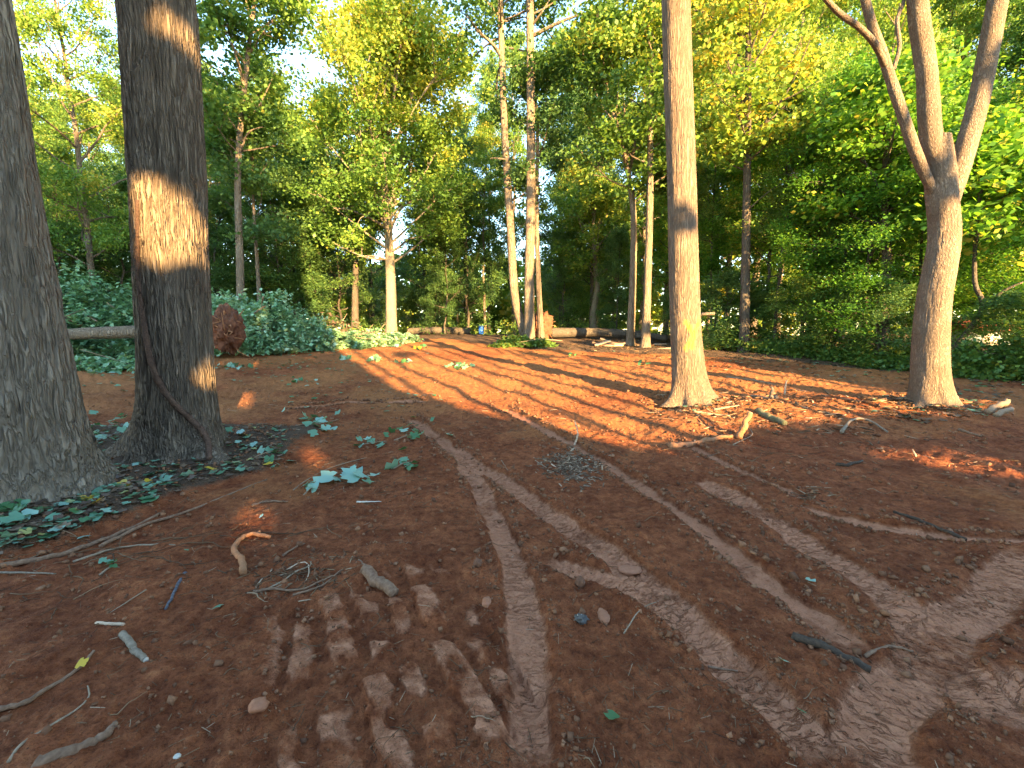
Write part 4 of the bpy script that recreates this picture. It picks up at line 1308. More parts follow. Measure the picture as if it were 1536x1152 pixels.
sprig('clump of dark and teal leaves on bare soil right of the vine trunk', 478, 640, (38, 22), 20, 0.13, ['green', 'teal', 'teal', 'pale'], 1)
sprig('spray of broad pale blue green leaves lying on the soil', 522, 718, (34, 9), 9, 0.17, ['silver', 'pale', 'silver'], 2, flat=0.35)
sprig('leafy twig beside the head of the wheel track', 618, 655, (30, 14), 14, 0.12, ['pale', 'silver', 'teal', 'green'], 3)
sprig('small twig of teal leaves between two larger leafy twigs', 560, 668, (26, 12), 9, 0.10, ['teal', 'green', 'pale'], 4)
sprig('dark green leafy twig below the twig at the wheel track', 608, 702, (20, 9), 8, 0.10, ['green', 'teal', 'green'], 5)
sprig('single pale leaf with its stalk standing on the soil', 583, 700, (8, 6), 2, 0.14, ['silver', 'pale'], 6, flat=0.9, stalk=False)
sprig('curled grey green leaves left of the broad pale leaves', 468, 738, (14, 10), 5, 0.11, ['teal', 'pale'], 7)
sprig('small leafy scraps at the edge of the leaf mould', 405, 690, (26, 14), 13, 0.09, ['teal', 'green', 'pale', 'teal'], 8)
sprig('pair of leaves on the soil below the pale spray', 555, 731, (8, 4), 2, 0.10, ['teal'], 9, stalk=False)
sprig('green seedling leaves growing from the bank at the far left', 165, 855, (18, 12), 7, 0.05, ['green', 'teal'], 10)
sprig('low green weeds at the foot of the left edge trunk', 25, 790, (36, 10), 16, 0.08, ['green', 'green', 'teal'], 11)
for i, (px, py, sp, n, sz, lab) in enumerate(((685, 551, (18, 4), 16, 0.17, 'green leafy weed in the middle of the sunlit soil'), (608, 546, (12, 4), 12, 0.16, 'green leafy weed left of the one on sunlit soil'),
                                           (560, 541, (16, 4), 12, 0.15, 'scattered teal leaves at the foot of the trailing brush'), (630, 522, (12, 3), 12, 0.18, 'bright weed at the head of the sunlit slope'),
                                           (590, 521, (12, 3), 12, 0.18, 'leafy weed in front of the pale trunked tree'), (520, 538, (16, 3), 12, 0.16, 'leaf scraps on the soil before the trailing brush'),
                                           (390, 530, (40, 5), 34, 0.17, 'strewn leaves along the front of the blue green brush'), (350, 552, (26, 5), 16, 0.15, 'strewn leaves on soil right of the vine trunk'),
                                           (150, 560, (40, 6), 24, 0.15, 'strewn leaves on soil between the two left trunks'), (962, 548, (10, 3), 6, 0.13, 'small green sprout on sunlit soil before the straight trunks'),
                                           (860, 537, (8, 3), 6, 0.13, 'small yellow green sprout right of the ivy'), (460, 575, (30, 8), 12, 0.10, 'leaf scraps in the shade beyond the leaf clump'))):
    sprig(lab, px, py, sp, n, sz, ['green', 'teal', 'pale'] if i not in (3, 9, 10) else ['green', 'green', 'yellow'], 30 + i, 'weed' if 'weed' in lab or 'sprout' in lab else 'leaf_scatter', False, None, 0.7, 'weed' if 'weed' in lab or 'sprout' in lab else 'leaves')
g = np.random.default_rng(71)
for px, py, tone, sz, lab in ((125, 806, 'pale', 0.085, 'pale green leaf lying on the root bank at far left'), (327, 917, 'teal', 0.05, 'small teal leaf on bare soil below the sunlit root'), (676, 659, 'pale', 0.13, 'pale leaf lying right of the wheel track head'),
                              (1216, 877, 'pale', 0.06, 'small pale leaf in the soil between the right tracks'), (1176, 997, 'pale', 0.05, 'small pale leaf on the lugged track near the dark wood'), (918, 1079, 'green', 0.055, 'dark green leaf at the lower middle of the picture'),
                              (1201, 1062, 'green', 0.035, 'tiny green leaf on the lugged track at lower right'), (125, 1009, 'yellow', 0.045, 'yellow green leaf at the tip of the curved root'), (280, 828, 'teal', 0.035, 'tiny leaf above the dark strip of bark'),
                              (372, 668, 'yellow', 0.14, 'large yellow leaf right of the vine trunk foot'), (362, 664, 'silver', 0.11, 'pale blue leaf beside the large yellow leaf'), (290, 683, 'yellow', 0.09, 'yellow leaf against the foot of the vine trunk'),
                              (133, 767, 'yellow', 0.10, 'yellow leaf in the litter at the left edge trunk'), (392, 773, 'silver', 0.04, 'tiny white scrap of leaf above the sunlit root')):
    tag(put_leaf('fallen_leaf', tone, on_ground(px, py, 0.02), sz, g, None, None, 0.4), lab, 'leaf')


def in_mould(px, py):
    return -45 < px < 420 and py < 838 - 0.33 * max(px, 0) and py > 640 + 0.05 * px


n = 0
while n < 110:
    px, py = g.uniform(-30, 410), g.uniform(655, 835)
    if not in_mould(px, py) or (210 < px < 335 and py < 690):
        continue
    n += 1
    tone = ['teal', 'pale', 'green', 'silver', 'yellow', 'teal', 'pale'][g.integers(0, 7)]
    tag(put_leaf('fallen_leaf', tone, on_ground(px, py, g.uniform(0.015, 0.04)), g.uniform(0.06, 0.125), g, None, None, 0.35),
        {'yellow': 'yellow leaf in the leaf mould between the two left trunks'}.get(tone, 'green or pale leaf in the leaf mould round the two left trunks'), 'leaf',
        {'yellow': 'yellow leaves in the leaf mould'}.get(tone, 'green leaves in the leaf mould'))
n = 0
while n < 36:
    px, py = g.uniform(115, 235), g.uniform(625, 680)
    n += 1
    tag(put_leaf('fallen_leaf', ['teal', 'pale', 'green', 'teal'][g.integers(0, 4)], on_ground(px, py, g.uniform(0.015, 0.06)), g.uniform(0.07, 0.13), g, None, None, 0.4),
        'leaf in the drift left of the vine trunk', 'leaf', 'leaf drift left of the vine trunk')

# ------------------------------------------------------------------ sticks and roots, one by one
def stick(name, label, pts, r, mat, cat=None, lift=0.6, taper=0.5, stand=None, ends=None, sides=9, bump=0.16):
    """pts on the ground by pixel; stand: heights above ground for each point"""
    P = []
    for i, (px, py) in enumerate(pts):
        p = on_ground(px, py) if (stand is None or stand[i] == 0) else None
        if p is None:
            y0 = on_ground(*pts[0])[1] if stand[0] == 0 else on_ground(*pts[-1])[1]
            p = at(px, py, y0 + 0.02 * i)
        else:
            p = p + np.array([0, 0, r * lift])
        P.append(p)
    P = np.array(P)
    n = max(10, 6 * len(P))
    Q = resample(P, n)
    sd = (len(label) * 0.71 + r * 31) % 9
    Q = Q + np.stack([perlin2(np.arange(n) * 0.4 + sd, np.full(n, k + sd)) for k in range(3)], -1) * r * 0.5
    V, F = tube(Q, np.linspace(r, r * taper, n), sides, True, bump, sd)
    o = link(name, mesh_arrays(name, V - P[0], F, M[mat], True), None, P[0])
    tag(o, label, cat or name.replace('_', ' '))
    if ends:
        t = Q[-1] - Q[-2]
        t /= np.linalg.norm(t)
        V, F = tube(np.array([Q[-1] - t * r * 0.1, Q[-1] + t * r * 0.12]), [r * taper * 0.97, r * taper * 0.9], sides, True)
        link('cut_end', mesh_arrays('cut_end', V - P[0], F, M[ends], False), o)
    return o


stick('root', 'thick brown root along the bank below the left edge trunk', [(-40, 866), (0, 853), (81, 833), (136, 815), (181, 799), (240, 772)], 0.022, 'root')
stick('root', 'root running along the bank below the vine trunk', [(150, 818), (215, 790), (280, 768), (345, 745), (400, 722)], 0.014, 'root')
stick('root', 'thin pale root crossing the bank near the pale leaf', [(110, 842), (170, 820), (230, 812), (262, 816)], 0.009, 'stick_pale')
stick('stick', 'straight grey stick lying at the left edge', [(-30, 858), (84, 862)], 0.008, 'stick_grey')
stick('root', 'curved brown root reaching in from the lower left edge', [(-30, 1085), (0, 1075), (39, 1064), (74, 1038), (119, 1011), (142, 987)], 0.012, 'root')
stick('root', 'thin curling root at the lower left corner', [(15, 1158), (36, 1129), (81, 1100), (116, 1071), (134, 1051), (132, 1035)], 0.0055, 'stick_pale')
stick('root', 'thick half buried root at the bottom left', [(50, 1160), (116, 1132), (161, 1106), (174, 1090)], 0.022, 'root', lift=0.0)
stick('stick', 'short pink peeled stick left of the grey broken stick', [(145, 941), (187, 943)], 0.009, 'wood_fresh', taper=0.8)
stick('stick', 'short grey broken stick with a pale cut end', [(184, 958), (203, 980), (219, 991)], 0.017, 'stick_grey', taper=0.75, ends='wood_white')
stick('bark_strip', 'narrow blue black strip of bark lying on the soil', [(278, 862), (268, 880), (262, 893), (249, 916)], 0.011, 'stick_blue', taper=0.6)
stick('stick', 'thin straight twig below the dark strip of bark', [(220, 893), (165, 925)], 0.004, 'stick_pale')
stick('root', 'forked root stub caught by a fleck of orange sun', [(366, 866), (362, 842), (351, 826), (358, 810), (376, 799), (404, 803)], 0.022, 'root_clay', lift=1.0, taper=0.6)
stick('root', 'pale stringy root in a tangle of torn roots', [(400, 884), (420, 874), (445, 859), (464, 851), (467, 845)], 0.006, 'stick_pale')
stick('root', 'arching pale root at the top of the torn root tangle', [(430, 856), (450, 848), (462, 848), (463, 862), (458, 876)], 0.005, 'wood_fresh')
stick('root', 'brown root under the tangle of torn roots', [(380, 890), (410, 884), (450, 886), (500, 872)], 0.009, 'root')
stick('root', 'dark root joining the torn root tangle to the short log', [(440, 892), (480, 884), (512, 862)], 0.008, 'root')
stick('log_piece', 'short brown log with bark half sunk in soil', [(543, 866), (568, 880), (592, 896)], 0.036, 'root', taper=0.85, lift=0.5, sides=14)
stick('stick', 'bent twig standing above the short brown log', [(538, 846), (546, 857), (551, 866)], 0.007, 'root')
stick('stick', 'brown stick lying above the torn root tangle', [(424, 832), (440, 822), (457, 813)], 0.008, 'root')
stick('wood_slab', 'black flat piece of rotten wood across the right track', [(1188, 954), (1245, 974), (1306, 997)], 0.021, 'stick_dark', taper=0.9, lift=0.3)
stick('root', 'pale root right of the black rotten wood', [(1297, 979), (1333, 971), (1370, 974)], 0.009, 'root')
stick('stick', 'long thin twig beside the blue wrapper', [(936, 950), (960, 925), (988, 892)], 0.004, 'stick_pale')
stick('stick', 'thin twig below the lugged track in the middle', [(1063, 992), (1108, 997)], 0.006, 'root')
stick('branch', 'long black branch lying across the pale track at right', [(1341, 768), (1384, 785), (1449, 811)], 0.014, 'stick_dark', taper=0.9)
stick('root', 'arched root loop in the soil before the forked tree', [(1262, 652), (1277, 638), (1301, 637), (1331, 651)], 0.024, 'stick_grey', lift=1.0)
stick('bark_strip', 'curved dark bark below the arched root loop', [(1252, 697), (1270, 700), (1292, 695)], 0.026, 'stick_dark')
stick('stick', 'short upright twig in the sunlit furrow', [(1374, 687), (1369, 674)], 0.012, 'wood_fresh', stand=(0, 1))
stick('log_piece', 'sunlit cut branch stub at the right edge, upper of two', [(1480, 628), (1512, 601)], 0.05, 'stick_pale', stand=(0, 1), taper=0.85, ends='wood_fresh')
stick('log_piece', 'sunlit cut branch stub at the right edge, lower of two', [(1494, 632), (1518, 612)], 0.042, 'stick_pale', stand=(0, 1), taper=0.85, ends='wood_fresh')
stick('stick', 'dark stick lying in front of the forked tree', [(1437, 650), (1472, 660)], 0.022, 'root')
stick('root', 'thick orange brown root stub right of the painted trunk', [(1107, 660), (1116, 640), (1124, 619)], 0.042, 'root_clay', stand=(0, 1, 1), taper=0.85, ends='wood_fresh')
stick('root', 'thin pale root fork below the orange brown stub', [(1100, 668), (1112, 661), (1128, 652), (1126, 645)], 0.009, 'stick_pale')
stick('log_piece', 'short mossy log right of the orange brown root stub', [(1136, 626), (1156, 634), (1178, 642)], 0.055, 'moss', taper=0.8)
stick('root', 'thick clay coated root in front of the painted trunk', [(1005, 676), (1034, 667), (1065, 661), (1100, 657)], 0.05, 'root_clay', lift=0.3)
stick('stump', 'splintered grey stump standing in the sunlit strip', [(1163, 606), (1159, 594), (1157, 580)], 0.06, 'stick_grey', stand=(0, 1, 1), taper=0.35, bump=0.35)
stick('stake', 'thin sunlit stake upright in the orange strip', [(1177, 592), (1180, 570)], 0.018, 'wood_fresh', stand=(0, 1), taper=0.7)
stick('root', 'pale root lying right of the painted trunk foot', [(1040, 627), (1070, 628), (1100, 630)], 0.02, 'stick_pale')
stick('stick', 'grey stick above the pale root right of the painted trunk', [(1070, 622), (1108, 620)], 0.022, 'stick_grey')
stick('stick', 'thin twig on the soil below the clay coated root', [(1044, 688), (1062, 683), (1080, 684)], 0.008, 'root')
stick('root', 'pale twisted root standing up left of the painted trunk', [(862, 668), (867, 651), (862, 631)], 0.014, 'wood_fresh', stand=(0, 1, 1))
stick('stick', 'dark stick left of the twisted upright root', [(816, 643), (849, 641)], 0.016, 'stick_dark')
stick('stick', 'thin pale twig left of the wood chip patch', [(752, 690), (762, 709)], 0.005, 'stick_pale')
stick('stick', 'short twig at the left tip of the wood chips', [(805, 695), (820, 704)], 0.007, 'stick_pale')
stick('wood_splinter', 'white wood splinter lying below the leafy twigs', [(535, 754), (572, 753)], 0.009, 'wood_white', taper=0.4)
stick('stick', 'thin bent stalk running to the pale leaf spray', [(440, 738), (463, 722), (497, 702), (542, 688), (590, 678)], 0.006, 'stick_pale')
stick('root', 'brown root along the soil left of the curled leaves', [(378, 758), (400, 753), (428, 752)], 0.014, 'root')
stick('stick', 'long stick lying in the sunlit strip behind the painted trunk', [(1090, 566), (1140, 573), (1210, 588)], 0.02, 'stick_pale')
stick('stick', 'low stick lying on sunlit soil left of the forked tree', [(1232, 600), (1290, 612), (1335, 606)], 0.026, 'root')
stick('stick', 'grey stick beside the grey stump', [(1125, 604), (1155, 610), (1172, 618)], 0.026, 'stick_grey')
gs = np.random.default_rng(80)
for i, (x0, y0, x1, y1, mt) in enumerate(((892, 519, 916, 511, 'wood_fresh'), (900, 508, 925, 516, 'stick_pale'), (905, 520, 935, 518, 'wood_fresh'), (912, 523, 938, 515, 'stick_grey'), (888, 514, 905, 523, 'root'), (922, 522, 945, 520, 'root_clay'), (980, 524, 1000, 528, 'stick_pale'), (895, 524, 920, 526, 'root'))):
    a_, b_ = at(x0, y0, 19.2 + 0.1 * i), at(x1, y1, 19.0 + 0.1 * i)
    for q in (a_, b_):
        q[2] = max(q[2], gz(q[0], q[1]) + 0.05)
    V, F = tube(resample([a_, b_], 8), np.linspace(0.06, 0.04, 8), 8, True, 0.15, i)
    tag(link('broken_branch', mesh_arrays('broken_branch', V - a_, F, M[mt], True), None, a_), 'broken branch in the stick pile before the far log', 'branch', 'stick pile before the far log')

for px, py, r, mt, lab, nm in ((388, 1068, (0.038, 0.032, 0.022), 'stone', 'flat pinkish lump of clay at the lower left', 'clay_lump'), (717, 857, (0.028, 0.028, 0.026), 'soil', 'round brown clod left of the wheel track', 'soil_lump'),
                               (945, 849, (0.075, 0.05, 0.02), 'stone', 'flat pink clay slab right of the wheel track', 'clay_slab'), (870, 874, (0.03, 0.035, 0.03), 'soil', 'dark clod on the broken ground in the middle', 'soil_lump'),
                               (266, 1137, (0.012, 0.010, 0.006), 'wood_white', 'small white pebble near the bottom edge', 'pebble'), (730, 905, (0.025, 0.04, 0.02), 'stone', 'grey clay block among the cleat prints', 'clay_slab'),
                               (905, 925, (0.03, 0.06, 0.018), 'stone', 'thin clay slab right of the blue wrapper', 'clay_slab')):
    p = on_ground(px, py)
    V, F = blob((0, 0, r[2] * 0.5), r, px * 0.013, 12, 0.25, 1.5)
    tag(link(nm, mesh_arrays(nm, V, F, M[mt], False), None, p), lab, nm.split('_')[-1])

# crumpled wrapper, barrel, shed
M['wrapper'] = plain_mat('blue_grey_plastic', (0.04, 0.036, 0.034), (0.13, 0.115, 0.105), 60, 0.6, 0.004, spec=0.3)
p = on_ground(872, 932)
root = empty('wrapper', p, 'crumpled blue grey wrapper on dark soil right of the track', 'litter')
V, F = blob((0, 0, 0.016), (0.032, 0.026, 0.018), 3.3, 14, 0.6, 2.6)
link('foil', mesh_arrays('foil', V, F, M['wrapper'], False), root)
V, F = tube(np.array([[-0.02, 0.012, 0.03], [0.004, 0.004, 0.036]]), [0.004, 0.004], 6, True)
link('tip', mesh_arrays('tip', V, F, M['wood_white'], False), root)

M['blue'] = plain_mat('blue_plastic', (0.02, 0.10, 0.50), (0.03, 0.14, 0.62), 8, 0.4, 0.0)
y_ = 27.0
x_ = at(722, 500, y_)[0]
zb = float(slope(np.array([x_]), np.array([y_]))[0])
root = empty('barrel', (x_, y_, zb), 'small blue barrel standing far off between the trunks', 'barrel')
prof = [(0.0, 0.13), (0.02, 0.16), (0.15, 0.17), (0.17, 0.18), (0.19, 0.17), (0.34, 0.17), (0.36, 0.18), (0.38, 0.17), (0.54, 0.165), (0.56, 0.15)]
V, F = tube(np.array([(0, 0, h) for h, _ in prof]), [r for _, r in prof], 20, True)
link('drum', mesh_arrays('drum', V, F, M['blue'], True), root)
V, F = tube(np.array([(0.06, 0, 0.555), (0.06, 0, 0.59)]), [0.03, 0.03], 10, True)
link('cap', mesh_arrays('cap', V, F, M['wood_white'], False), root)


def boxm(name, x0, x1, y0, y1, z0, z1, mat):
    V = [(x, y, z) for z in (z0, z1) for y in (y0, y1) for x in (x0, x1)]
    F = [(0, 2, 3, 1), (4, 5, 7, 6), (0, 1, 5, 4), (2, 6, 7, 3), (0, 4, 6, 2), (1, 3, 7, 5)]
    return mesh_arrays(name, np.array(V, float), np.array(F), mat)


M['shed_wall'] = plain_mat('shed_wall', (0.20, 0.24, 0.23), (0.26, 0.30, 0.29), 6, 0.7, 0.004, (4, 4, 0.3))
M['shed_roof'] = plain_mat('shed_roof', (0.36, 0.07, 0.055), (0.45, 0.10, 0.075), 5, 0.55, 0.004)
y_ = 19.0
c = at(1458, 515, y_)
zb = float(slope(np.array([c[0]]), np.array([y_]))[0])
zw, zr = at(1440, 497, y_)[2], at(1440, 487, y_)[2]
root = empty('shed', (c[0], y_, zb), 'small grey shed with a red roof seen through the right wood', 'shed')
link('wall', boxm('wall', -0.95, 0.95, -0.8, 0.8, 0, zw - zb, M['shed_wall']), root)
hw, hr = zw - zb, zr - zb + 0.25
V = np.array([(-1.1, -0.95, hw - .02), (1.1, -0.95, hw - .02), (1.1, 0, hr), (-1.1, 0, hr), (1.1, 0.95, hw - .02), (-1.1, 0.95, hw - .02)])
V = np.vstack([V, V + np.array([0, 0, 0.07])])
F = [(0, 1, 2, 3), (3, 2, 4, 5), (6, 9, 8, 7), (9, 11, 10, 8), (0, 6, 7, 1), (5, 4, 10, 11), (0, 3, 9, 6), (3, 5, 11, 9), (1, 7, 8, 2), (2, 8, 10, 4)]
link('roof', mesh_arrays('roof', V, np.array(F), M['shed_roof']), root)
link('door', boxm('door', -0.45, 0.25, -0.83, -0.8, 0.02, min(1.9, hw - 0.1), M['wood_white']), root)

# ------------------------------------------------------------------ uncountable small stuff
def tint_mat(name, stops, rough=0.92):
    m, nt, bs, out = newmat(name)
    a = N(nt, 'ShaderNodeAttribute', attribute_name='tint')
    n = noise(nt, coords(nt), 120, 3, 0.6)
    c = ramp(nt, a.outputs['Fac'], stops)
    nt.links.new(mixc(nt, mathn(nt, 'MULTIPLY', n, 0.5), c, (0.07, 0.035, 0.02)), bs.inputs['Base Color'])
    bs.inputs['Roughness'].default_value = rough
    bs.inputs['Specular IOR Level'].default_value = 0.2
    return m


M['clods'] = tint_mat('clods', [(0, (0.13, 0.056, 0.030)), (0.6, (0.26, 0.12, 0.062)), (0.9, (0.34, 0.165, 0.088)), (1, (0.36, 0.165, 0.085))])
M['twigs'] = tint_mat('twigs', [(0, (0.05, 0.028, 0.017)), (0.5, (0.15, 0.080, 0.042)), (0.88, (0.30, 0.185, 0.105)), (1, (0.50, 0.36, 0.24))])
M['chips'] = tint_mat('chips', [(0, (0.07, 0.042, 0.025)), (0.6, (0.22, 0.145, 0.095)), (1, (0.52, 0.38, 0.26))])


def scatter_xy(g, n, rmin, rmax, amax=56):
    r = np.exp(g.uniform(math.log(rmin), math.log(rmax), n))
    a = np.radians(g.uniform(-amax, amax, n))
    return np.sin(a) * r, np.cos(a) * r, r


def rot_batch(g, n, tilt=3.2):
    A, B_, C_ = g.uniform(0, 6.28, n), g.uniform(-tilt, tilt, n), g.uniform(0, 6.28, n)
    ca, sa, cb, sb, cc, sc_ = np.cos(A), np.sin(A), np.cos(B_), np.sin(B_), np.cos(C_), np.sin(C_)
    Rz = np.zeros((n, 3, 3)); Rz[:, 0, 0] = ca; Rz[:, 0, 1] = -sa; Rz[:, 1, 0] = sa; Rz[:, 1, 1] = ca; Rz[:, 2, 2] = 1
    Rx = np.zeros((n, 3, 3)); Rx[:, 0, 0] = 1; Rx[:, 1, 1] = cb; Rx[:, 1, 2] = -sb; Rx[:, 2, 1] = sb; Rx[:, 2, 2] = cb
    Ry = np.zeros((n, 3, 3)); Ry[:, 0, 0] = cc; Ry[:, 0, 1] = -sc_; Ry[:, 1, 0] = sc_; Ry[:, 1, 1] = cc; Ry[:, 2, 2] = 1
    return Rz @ Rx @ Ry


def scatter_boxes(name, g, x, y, dims, mat, tint, tilt, label, lift=0.35, jitter=0.3, twist=True):
    n = len(x)
    z = terrain(x, y)
    cube = np.array([(i, j, k) for k in (-.5, .5) for j in (-.5, .5) for i in (-.5, .5)])
    V = np.repeat(cube[None], n, 0) * (1 + g.normal(0, jitter, (n, 8, 3)))
    V = V * dims[:, None, :]
    R = rot_batch(g, n, tilt)
    V = np.einsum('nij,nkj->nki', R, V)
    V = V + np.stack([x, y, z + lift * dims.min(1)], -1)[:, None, :]
    f = np.array([(0, 2, 3, 1), (4, 5, 7, 6), (0, 1, 5, 4), (2, 6, 7, 3), (0, 4, 6, 2), (1, 3, 7, 5)])
    F = (np.arange(n)[:, None, None] * 8 + f[None]).reshape(-1, 4)
    a = Acc()
    a.add(V.reshape(-1, 3), F, np.repeat(tint, 6))
    return tag(link(name, a.mesh(name, mat)), label, None, None, 'stuff')


g = np.random.default_rng(90)
x, y, r = scatter_xy(g, 17000, 1.15, 12)
ex, ey = [], []
for P, w, dep, lug in TRACK_W:
    t = np.gradient(P[:, :2], axis=0)
    t /= np.linalg.norm(t, axis=1, keepdims=True) + 1e-9
    L = np.linalg.norm(np.diff(P[:, :2], axis=0), axis=1).sum()
    m = int(170 * L)
    k = g.uniform(0, len(P) - 1.001, m)
    i = k.astype(int)
    f = (k - i)[:, None]
    q = P[i, :2] * (1 - f) + P[i + 1, :2] * f
    o_ = g.choice([-1, 1], m) * w * g.normal(1.35, 0.22, m)
    ex.append(q[:, 0] - t[i, 1] * o_)
    ey.append(q[:, 1] + t[i, 0] * o_)
for (cx, cy, rr_) in ((PA[0], PA[1], 0.7), (PB[0], PB[1], 0.75), (PC[0], PC[1], 0.5), (PD[0], PD[1], 0.5)):
    th = g.uniform(0, 6.28, 420)
    q = rr_ * g.uniform(0.75, 1.8, 420)
    ex.append(cx + np.cos(th) * q)
    ey.append(cy + np.sin(th) * q)
x, y = np.concatenate([x] + ex), np.concatenate([y] + ey)
r = np.hypot(x, y)
_, comp, lit_, cly, _t = terrain(x, y, True)
k = g.uniform(size=len(x)) < (1 - 0.9 * comp) * np.clip(0.45 + 0.8 * perlin2(x * 1.3, y * 1.3, 40) + 0.5 * (np.arange(len(x)) >= 17000), 0.1, 1)
x, y, r = x[k], y[k], r[k]
n = len(x)
sz = (0.0022 + 0.0035 * g.exponential(1.0, n)) * np.clip(r / 2.2, 0.8, 3.2)
sz = np.minimum(sz, 0.026)
scatter_boxes('soil_crumbs', g, x, y, sz[:, None] * g.uniform(0.6, 1.5, (n, 3)), M['clods'], np.clip(g.normal(0.5, 0.25, n), 0, 1), 3.1, 'loose crumbs and clods of soil strewn over the clearing')

x, y, r = scatter_xy(g, 9500, 1.2, 17)
_, comp, lit_, cly, _t = terrain(x, y, True)
k = g.uniform(size=len(x)) < (1 - 0.75 * comp) * np.clip(0.35 + 0.9 * perlin2(x * 0.9, y * 0.9, 43), 0.06, 1)
x, y, r = x[k], y[k], r[k]
n = len(x)
L = g.uniform(0.015, 0.09, n) * np.clip(r / 3.5, 0.8, 2.6)
W = g.uniform(0.0008, 0.0024, n) * np.clip(r / 2.5, 0.9, 3.0)
scatter_boxes('twig_litter', g, x, y, np.stack([L, W, W], -1), M['twigs'], np.clip(g.normal(0.55, 0.27, n), 0, 1), 0.18, 'small broken twigs and root hairs strewn over the soil', 1.2, 0.1)


def region_points(g, n, px, py, sx, sy):
    q = np.array([gp(px + g.normal(0, sx), py + g.normal(0, sy)) for _ in range(n)])
    return q[:, 0], q[:, 1]


x, y = region_points(g, 800, 862, 700, 24, 11)
n = len(x)
scatter_boxes('wood_chips', g, x, y, np.stack([g.uniform(0.02, 0.08, n), g.uniform(0.006, 0.018, n), g.uniform(0.003, 0.008, n)], -1), M['chips'], np.clip(g.normal(0.5, 0.3, n), 0, 1), 0.5, 'patch of grey wood chips on the soil in the middle', 1.0, 0.2)
xs_, ys_ = [], []
for (px, py, sx, sy, m) in ((1080, 630, 45, 14, 240), (1150, 610, 40, 10, 200), (1350, 612, 50, 8, 260), (1260, 640, 60, 16, 120), (930, 518, 40, 5, 140), (445, 862, 40, 16, 140), (1215, 745, 16, 6, 50), (990, 612, 16, 10, 90)):
    a_, b_ = region_points(g, m, px, py, sx, sy)
    xs_.append(a_)
    ys_.append(b_)
x, y = np.concatenate(xs_), np.concatenate(ys_)
n = len(x)
r = np.hypot(x, y)
scatter_boxes('bark_debris', g, x, y, np.stack([g.uniform(0.04, 0.22, n), g.uniform(0.006, 0.022, n), g.uniform(0.004, 0.014, n)], -1) * np.clip(r / 8, 0.35, 1.6)[:, None], M['twigs'], np.clip(g.normal(0.55, 0.28, n), 0, 1), 0.35, 'splinters of bark and root scattered round the right hand trunks', 1.0, 0.2)


def litter_leaves(name, g, x, y, size, tint, label, mat='leaf_litter', flat=0.35):
    n = len(x)
    z = terrain(x, y)
    base = [lobed_leaf(g, 1.0, 0.4) for _ in range(8)]
    a = Acc()
    R = rot_batch(g, n, flat)
    for i in range(n):
        V, F = base[i % 8]
        a.add(V @ R[i].T * size[i] + np.array([x[i], y[i], z[i] + 0.012 + 0.12 * size[i]]), F, tint[i])
    return tag(link(name, a.mesh(name, M[mat])), label, None, None, 'stuff')


px = g.uniform(-80, 430, 5200)
py = g.uniform(640, 845, 5200)
q = np.array([gp(a_, b_) for a_, b_ in zip(px[:2600], py[:2600])])
_, c1, l1, c2, _t = terrain(q[:, 0], q[:, 1], True)
q = q[l1 > 0.45]
n = len(q)
litter_leaves('leaf_mould', g, q[:, 0], q[:, 1], g.uniform(0.03, 0.085, n), g.uniform(0, 0.93, n) ** 1.25, 'mat of small dead and green leaves round the two left trunks')
qs = []
for (px, py, sx, sy, m) in ((1060, 535, 80, 6, 260), (1200, 545, 90, 8, 330), (1340, 560, 80, 10, 260), (1480, 585, 50, 12, 200), (900, 522, 70, 5, 220), (450, 545, 90, 12, 260), (200, 560, 90, 14, 160), (1400, 618, 55, 8, 260), (1050, 612, 30, 6, 100), (560, 590, 70, 22, 60)):
    qs += [gp(px + g.normal(0, sx), py + g.normal(0, sy)) for _ in range(m)]
q = np.array(qs)
n = len(q)
tt = g.uniform(0, 1, n)
tt[: n] = np.where(q[:, 0] < -2, 0.58 + 0.3 * tt, tt ** 1.6 * 0.9)
litter_leaves('leaf_litter', g, q[:, 0], q[:, 1], g.uniform(0.05, 0.11, n), tt, 'small leaves scattered along the edges of the clearing')


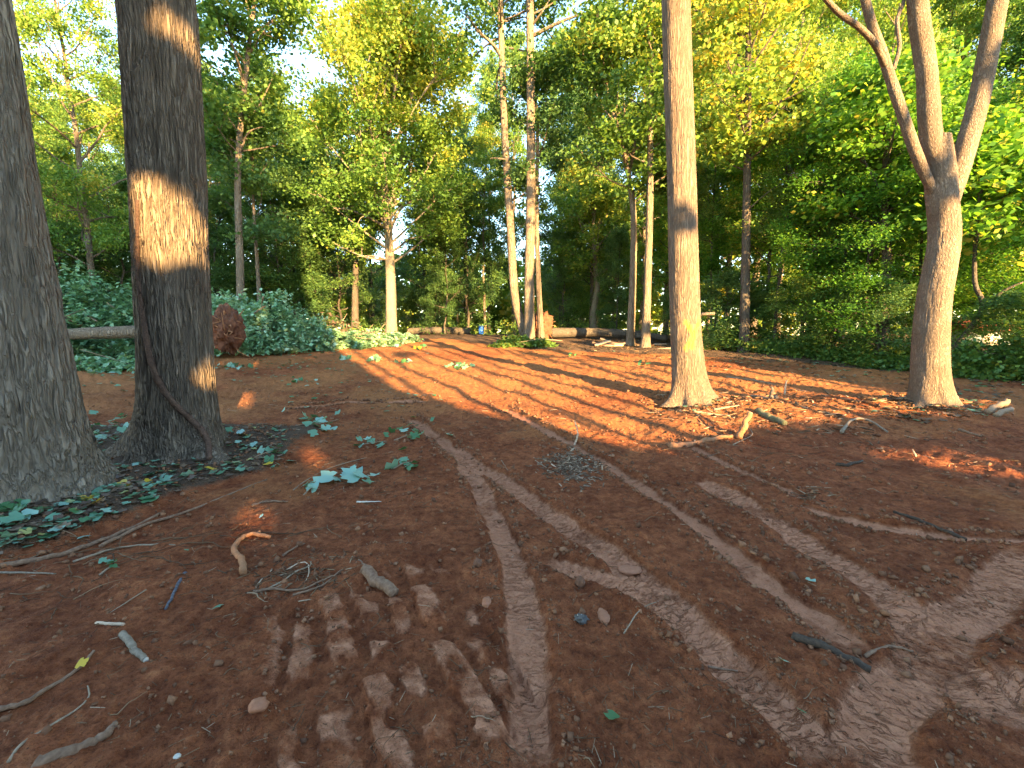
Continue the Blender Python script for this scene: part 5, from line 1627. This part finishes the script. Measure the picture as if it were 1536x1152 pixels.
def fine_roots():
    g = np.random.default_rng(97)
    a = Acc()
    for (px, py, sx, sy, m, L0) in ((190, 800, 110, 22, 46, 0.45), (120, 870, 110, 30, 26, 0.3), (440, 868, 45, 16, 34, 0.16), (300, 850, 60, 30, 16, 0.22), (1075, 650, 55, 14, 34, 0.45), (1150, 660, 90, 22, 26, 0.4), (985, 620, 20, 14, 20, 0.35), (1210, 700, 110, 40, 22, 0.3),
                                    (600, 690, 90, 40, 26, 0.25), (880, 760, 160, 60, 30, 0.18), (500, 960, 200, 80, 40, 0.13), (1000, 1000, 250, 80, 36, 0.12)):
        for i in range(m):
            q = gp(px + g.normal(0, sx), min(1140, py + g.normal(0, sy)))
            th = g.normal(0.15 if px < 500 else -0.2, 0.7)
            L = L0 * g.uniform(0.4, 1.4)
            n = 7
            P = [q[:2]]
            for k in range(n - 1):
                th += g.normal(0, 0.28)
                P.append(P[-1] + np.array([math.cos(th), math.sin(th)]) * L / n)
            P = np.array(P)
            z = terrain(P[:, 0], P[:, 1])
            r = g.uniform(0.0012, 0.0045) * (L0 / 0.25) ** 0.5
            lift = r * 0.6 + np.abs(np.sin(np.linspace(0, g.uniform(1, 5), n))) * g.uniform(0, 0.025)
            a.add(*tube(np.column_stack([P, z + lift]), np.linspace(r, r * 0.3, n), 5, False), float(np.clip(g.normal(0.5, 0.22), 0.02, 0.95)))
    tag(link('fine_roots', a.mesh('fine_roots', M['twigs'], True)), 'torn fine roots lying over the soil and along the bank', None, None, 'stuff')


fine_roots()


def undergrowth():
    g = np.random.default_rng(95)
    Cn = []
    for i in range(1500):
        px = g.uniform(1040, 1640)
        edge = np.interp(px, [1040, 1180, 1320, 1450, 1640], [17.5, 15.2, 12.8, 11.0, 9.6])
        d = edge + abs(g.normal(0, 1.6))
        if 1418 < px < 1490:
            d = edge + abs(g.normal(0, 0.3))
        x = at(px, 500, d)[0]
        Cn.append((x, d, slope(np.array([x]), np.array([d]))[0] + abs(g.normal(0, 0.42)) * max(0.1, 0.75 + 1.3 * float(perlin2(px * 0.021, d * 0.5, 51)))))
    for i in range(900):
        px = g.uniform(-40, 1000)
        d = g.uniform(25, 33) if px > 560 else g.uniform(20, 28)
        x = at(px, 500, d)[0]
        Cn.append((x, d, slope(np.array([x]), np.array([d]))[0] + abs(g.normal(0, 0.5))))
    V, F, T = crown_from_points(Cn, 62000, 0.22, 0.09, g, 0.45)
    a = Acc()
    a.add(V, F, T)
    tag(link('undergrowth', a.mesh('undergrowth', M['leaf_mid'])), 'low green undergrowth along the foot of the woods', None, None, 'stuff')


undergrowth()
